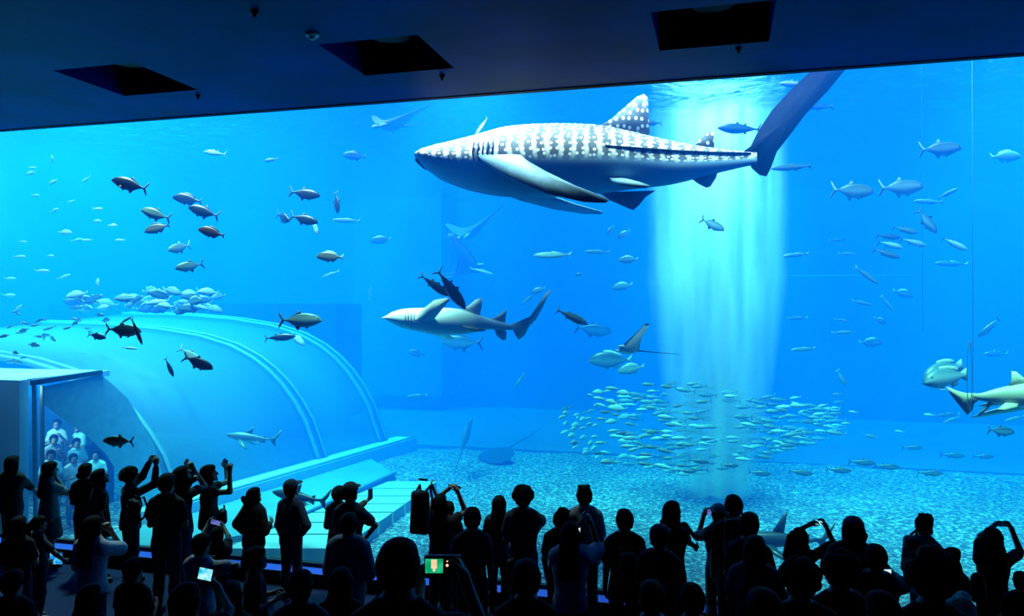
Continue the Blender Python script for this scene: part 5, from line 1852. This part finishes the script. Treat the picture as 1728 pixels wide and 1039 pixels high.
# phones and cameras in their hands
phone('small dark phone held overhead by the backpack wearer at the left', 258, 774, a5['d0'] + .35, 10, 7, 12)
phone('phone held out by the long-haired person whose elbow points right', 316, 786, a7['d0'] + .3, 10, 8, 20)
phone('phone tipped upright in the raised hands of the person in profile', 380, 781, a8['d0'] + .02, 5, 16, -12, turn=70)
phone('phone held upright at arm length beside the soft cap', 625, 833, a11['d0'] + .35, 8, 17, 0, 'dark')
phone('flat phone in the hand stretched to the left', 714, 809, a14['d0'] + .2, 16, 4, 6, turn=10)
phone('dark phone between the crossed raised hands', 767, 821, a13['d0'] + .35, 22, 5, 10)
phone('bright slanted phone screen in front of the pale blouse', 981, 897, a20['d0'] + .2, 7, 16, -28, 'white')
phone('violet-lit phone raised by the person in the pale cap', 1200, 863, a24['d0'] + .15, 15, 10, 0, 'violet')
phone('bright phone held high in landscape near the tall shark fin', 1380, 881, a28['d0'] + .35, 16, 9, 12, 'cyan')
phone('small bright camera screen at chin height on the right', 1497, 965, a30['d0'] + .3, 14, 12, 0, 'white', name='compact_camera', cat='camera', thick=.02)
phone('wide dark phone held high at the far right', 1691, 884, a33['d0'] + .3, 26, 8, 4, 'dark')
phone('phone with a blue picture of the tank, lower left', 95, 942, b2['d0'] + .28, 24, 22, 0, 'blue')
phone('violet-lit phone held over a head behind the bright screen', 364, 881, b5['d0'] + .15, 17, 9, 15, 'violet')
phone('bright tilted phone screen, lower left, showing the tank', 347, 968, b19['d0'] + .34, 26, 23, 12, 'cyan')
dc = b11['d0'] + .45
co = empty('compact_camera', W(747, 953, dc), YAW)
q = dc / F_PX
MB().rbox((-31 * q, -.014, -17 * q), (31 * q, .014, 17 * q), .008).build('camera_body', M_phone, co)
MB().box((-29 * q, -.0165, -12 * q), (1 * q, -.0145, 12 * q)).build('screen', SCR['green'], co, smooth=False)
MB().box((-19 * q, -.0175, -4 * q), (-9 * q, -.0166, 11 * q)).box((-16 * q, -.0178, -9 * q), (-12 * q, -.0166, -4 * q)).build('bright_shape', SCR['cream'], co, smooth=False)
MB().ell((8 * q, -.015, 1 * q), (2.6 * q, .003, 2.6 * q)).ell((8 * q, -.015, 8 * q), (1.8 * q, .003, 1.4 * q)).build('indicator_lamp', SCR['red'], co)
MB().tube([(-6 * q, .012, 0), (-6 * q, .05, 0)], 13 * q, 20).build('lens_barrel', M_phone, co)
tag(co, 'compact camera with a lit green picture, held beside the largest head', 'camera')

# bags
backpack('small backpack with dangling straps on the person shooting overhead', 226, 862, -1.0, 34, 44, .14, 40)
t = MB()
p0 = WY(215, 880, -.98)
t.tube([p0, p0 + Vector((.01, 0, -.12)), p0 + Vector((.05, 0, -.22)), p0 + Vector((.09, 0, -.12)), p0 + Vector((.1, 0, .02))], .012, 6)
so = t.build('loose_strap', M_bag)
bpk = [o for o in S.objects if o.name == 'backpack'][0]
bpy.context.view_layer.update()
so.parent = bpk
so.matrix_parent_inverse = bpk.matrix_world.inverted()
backpack('tall rounded black bag worn high on a back, left of raised forearms', 709, 863, -1.25, 34, 76, .22, 15, handle=False)
backpack('black backpack on the tall person right of the pale cap', 1243, 905, -1.42, 44, 66, .18, 8)
backpack('backpack on the tall person in profile with upright hair', 1540, 935, -.8, 34, 66, .2, 62, handle=False)
backpack('shoulder bag hanging at the hip of the person with the wide phone', 1650, 990, -1.1, 26, 50, .1, 0, handle=False, straps=False, name='shoulder_bag')
backpack('round drawstring bag at the waist of the person leaning back', 376, 870, -.72, 24, 26, .12, 60, handle=True, straps=False, name='shoulder_bag')
backpack('backpack with hanging strap on the person before the gravel', 1060, 952, -1.85, 34, 44, .14, 0)
backpack('thin plastic bag hanging beside the narrow black trousers', 866, 965, -1.15, 26, 50, .06, 0, handle=True, straps=False, name='carrier_bag')

# visitors inside the walk-through room, seen small and blue through its side pane
rv = random.Random(4)
cols = ('teal', 'white', 'teal', 'pale')
k = 0
for row, (zf, yy) in enumerate(((0.0, 2.3), (0.45, 2.85), (0.9, 3.4))):
    for i in range(4):
        hx, hy = 86 + i * 38 + row * 5, 760 - row * 26 + (i % 2) * 6
        yv = yy + i * .33
        q = WY(hx, hy, yv)
        zz = max(TZ0, q.z - 1.5)
        words = ('lowest row, %s from the post' % ('first', 'second', 'third', 'fourth')[i], 'middle row, %s from the post' % ('first', 'second', 'third', 'fourth')[i], 'top row, %s from the post' % ('first', 'second', 'third', 'fourth')[i])[row]
        if hx > 92 + 75 * (1 - row * .2) + 0:
            continue
        person('visitor in light clothes inside the underwater room, ' + words, hx, hy, yv, 170 + rv.uniform(-40, 40), 10, hair='short', shirt=cols[k % 4], legs='pale', z0=zz, L='chest' if k % 2 else 'front', R='front', group='visitors inside the walk-through room')
        k += 1

# ------------------------------------------------------------------ small fittings on the ceiling
M_det = plain('white_plastic', (0.55, 0.55, 0.6), 0.5, 0.3, 0.03)
for px, py, r, lab, nm in ((527, 57, .075, 'white round smoke detector on the dark ceiling', 'smoke_detector'), (430, 18, .045, 'small dark sprinkler head at the top of the ceiling', 'sprinkler'),
                           (746, 127, .035, 'small dark sprinkler head by the glass, right of the middle recess', 'sprinkler'), (334, 160, .03, 'small dark sprinkler head by the glass, between the left recesses', 'sprinkler'),
                           (1246, 81, .035, 'small dark sprinkler head below the right recess', 'sprinkler')):
    p = WZ(px, py, GZ1)
    o = empty(nm, p)
    white = nm == 'smoke_detector'
    MB().tube([(0, 0, -.001), (0, 0, -.02), (0, 0, -.032)], [r, r, r * .85], 20).build('base_plate', M_det if white else M_trim, o)
    MB().tube([(0, 0, -.03), (0, 0, -.055), (0, 0, -.07)], [r * .55, r * .5, r * .25], 16).build('sensor', M_det if white else M_trim, o)
    tag(o, lab, 'smoke detector' if white else 'sprinkler')
# downlights set deep in the three square recesses, switched off
for (x, y), w in zip(RECESS, ('left', 'middle', 'right')):
    o = empty('recessed_lamp', (x, y, GZ1 + 1.4))
    MB().tube([(0, 0, 0), (0, 0, -.9)], [.02, .02], 8).build('stem', M_trim, o)
    MB().tube([(0, 0, -.85), (0, 0, -1.15)], [.14, .24], 20).build('lamp_shade', M_trim, o)
    tag(o, 'unlit dark lamp deep inside the %s square ceiling recess' % w, 'lamp')
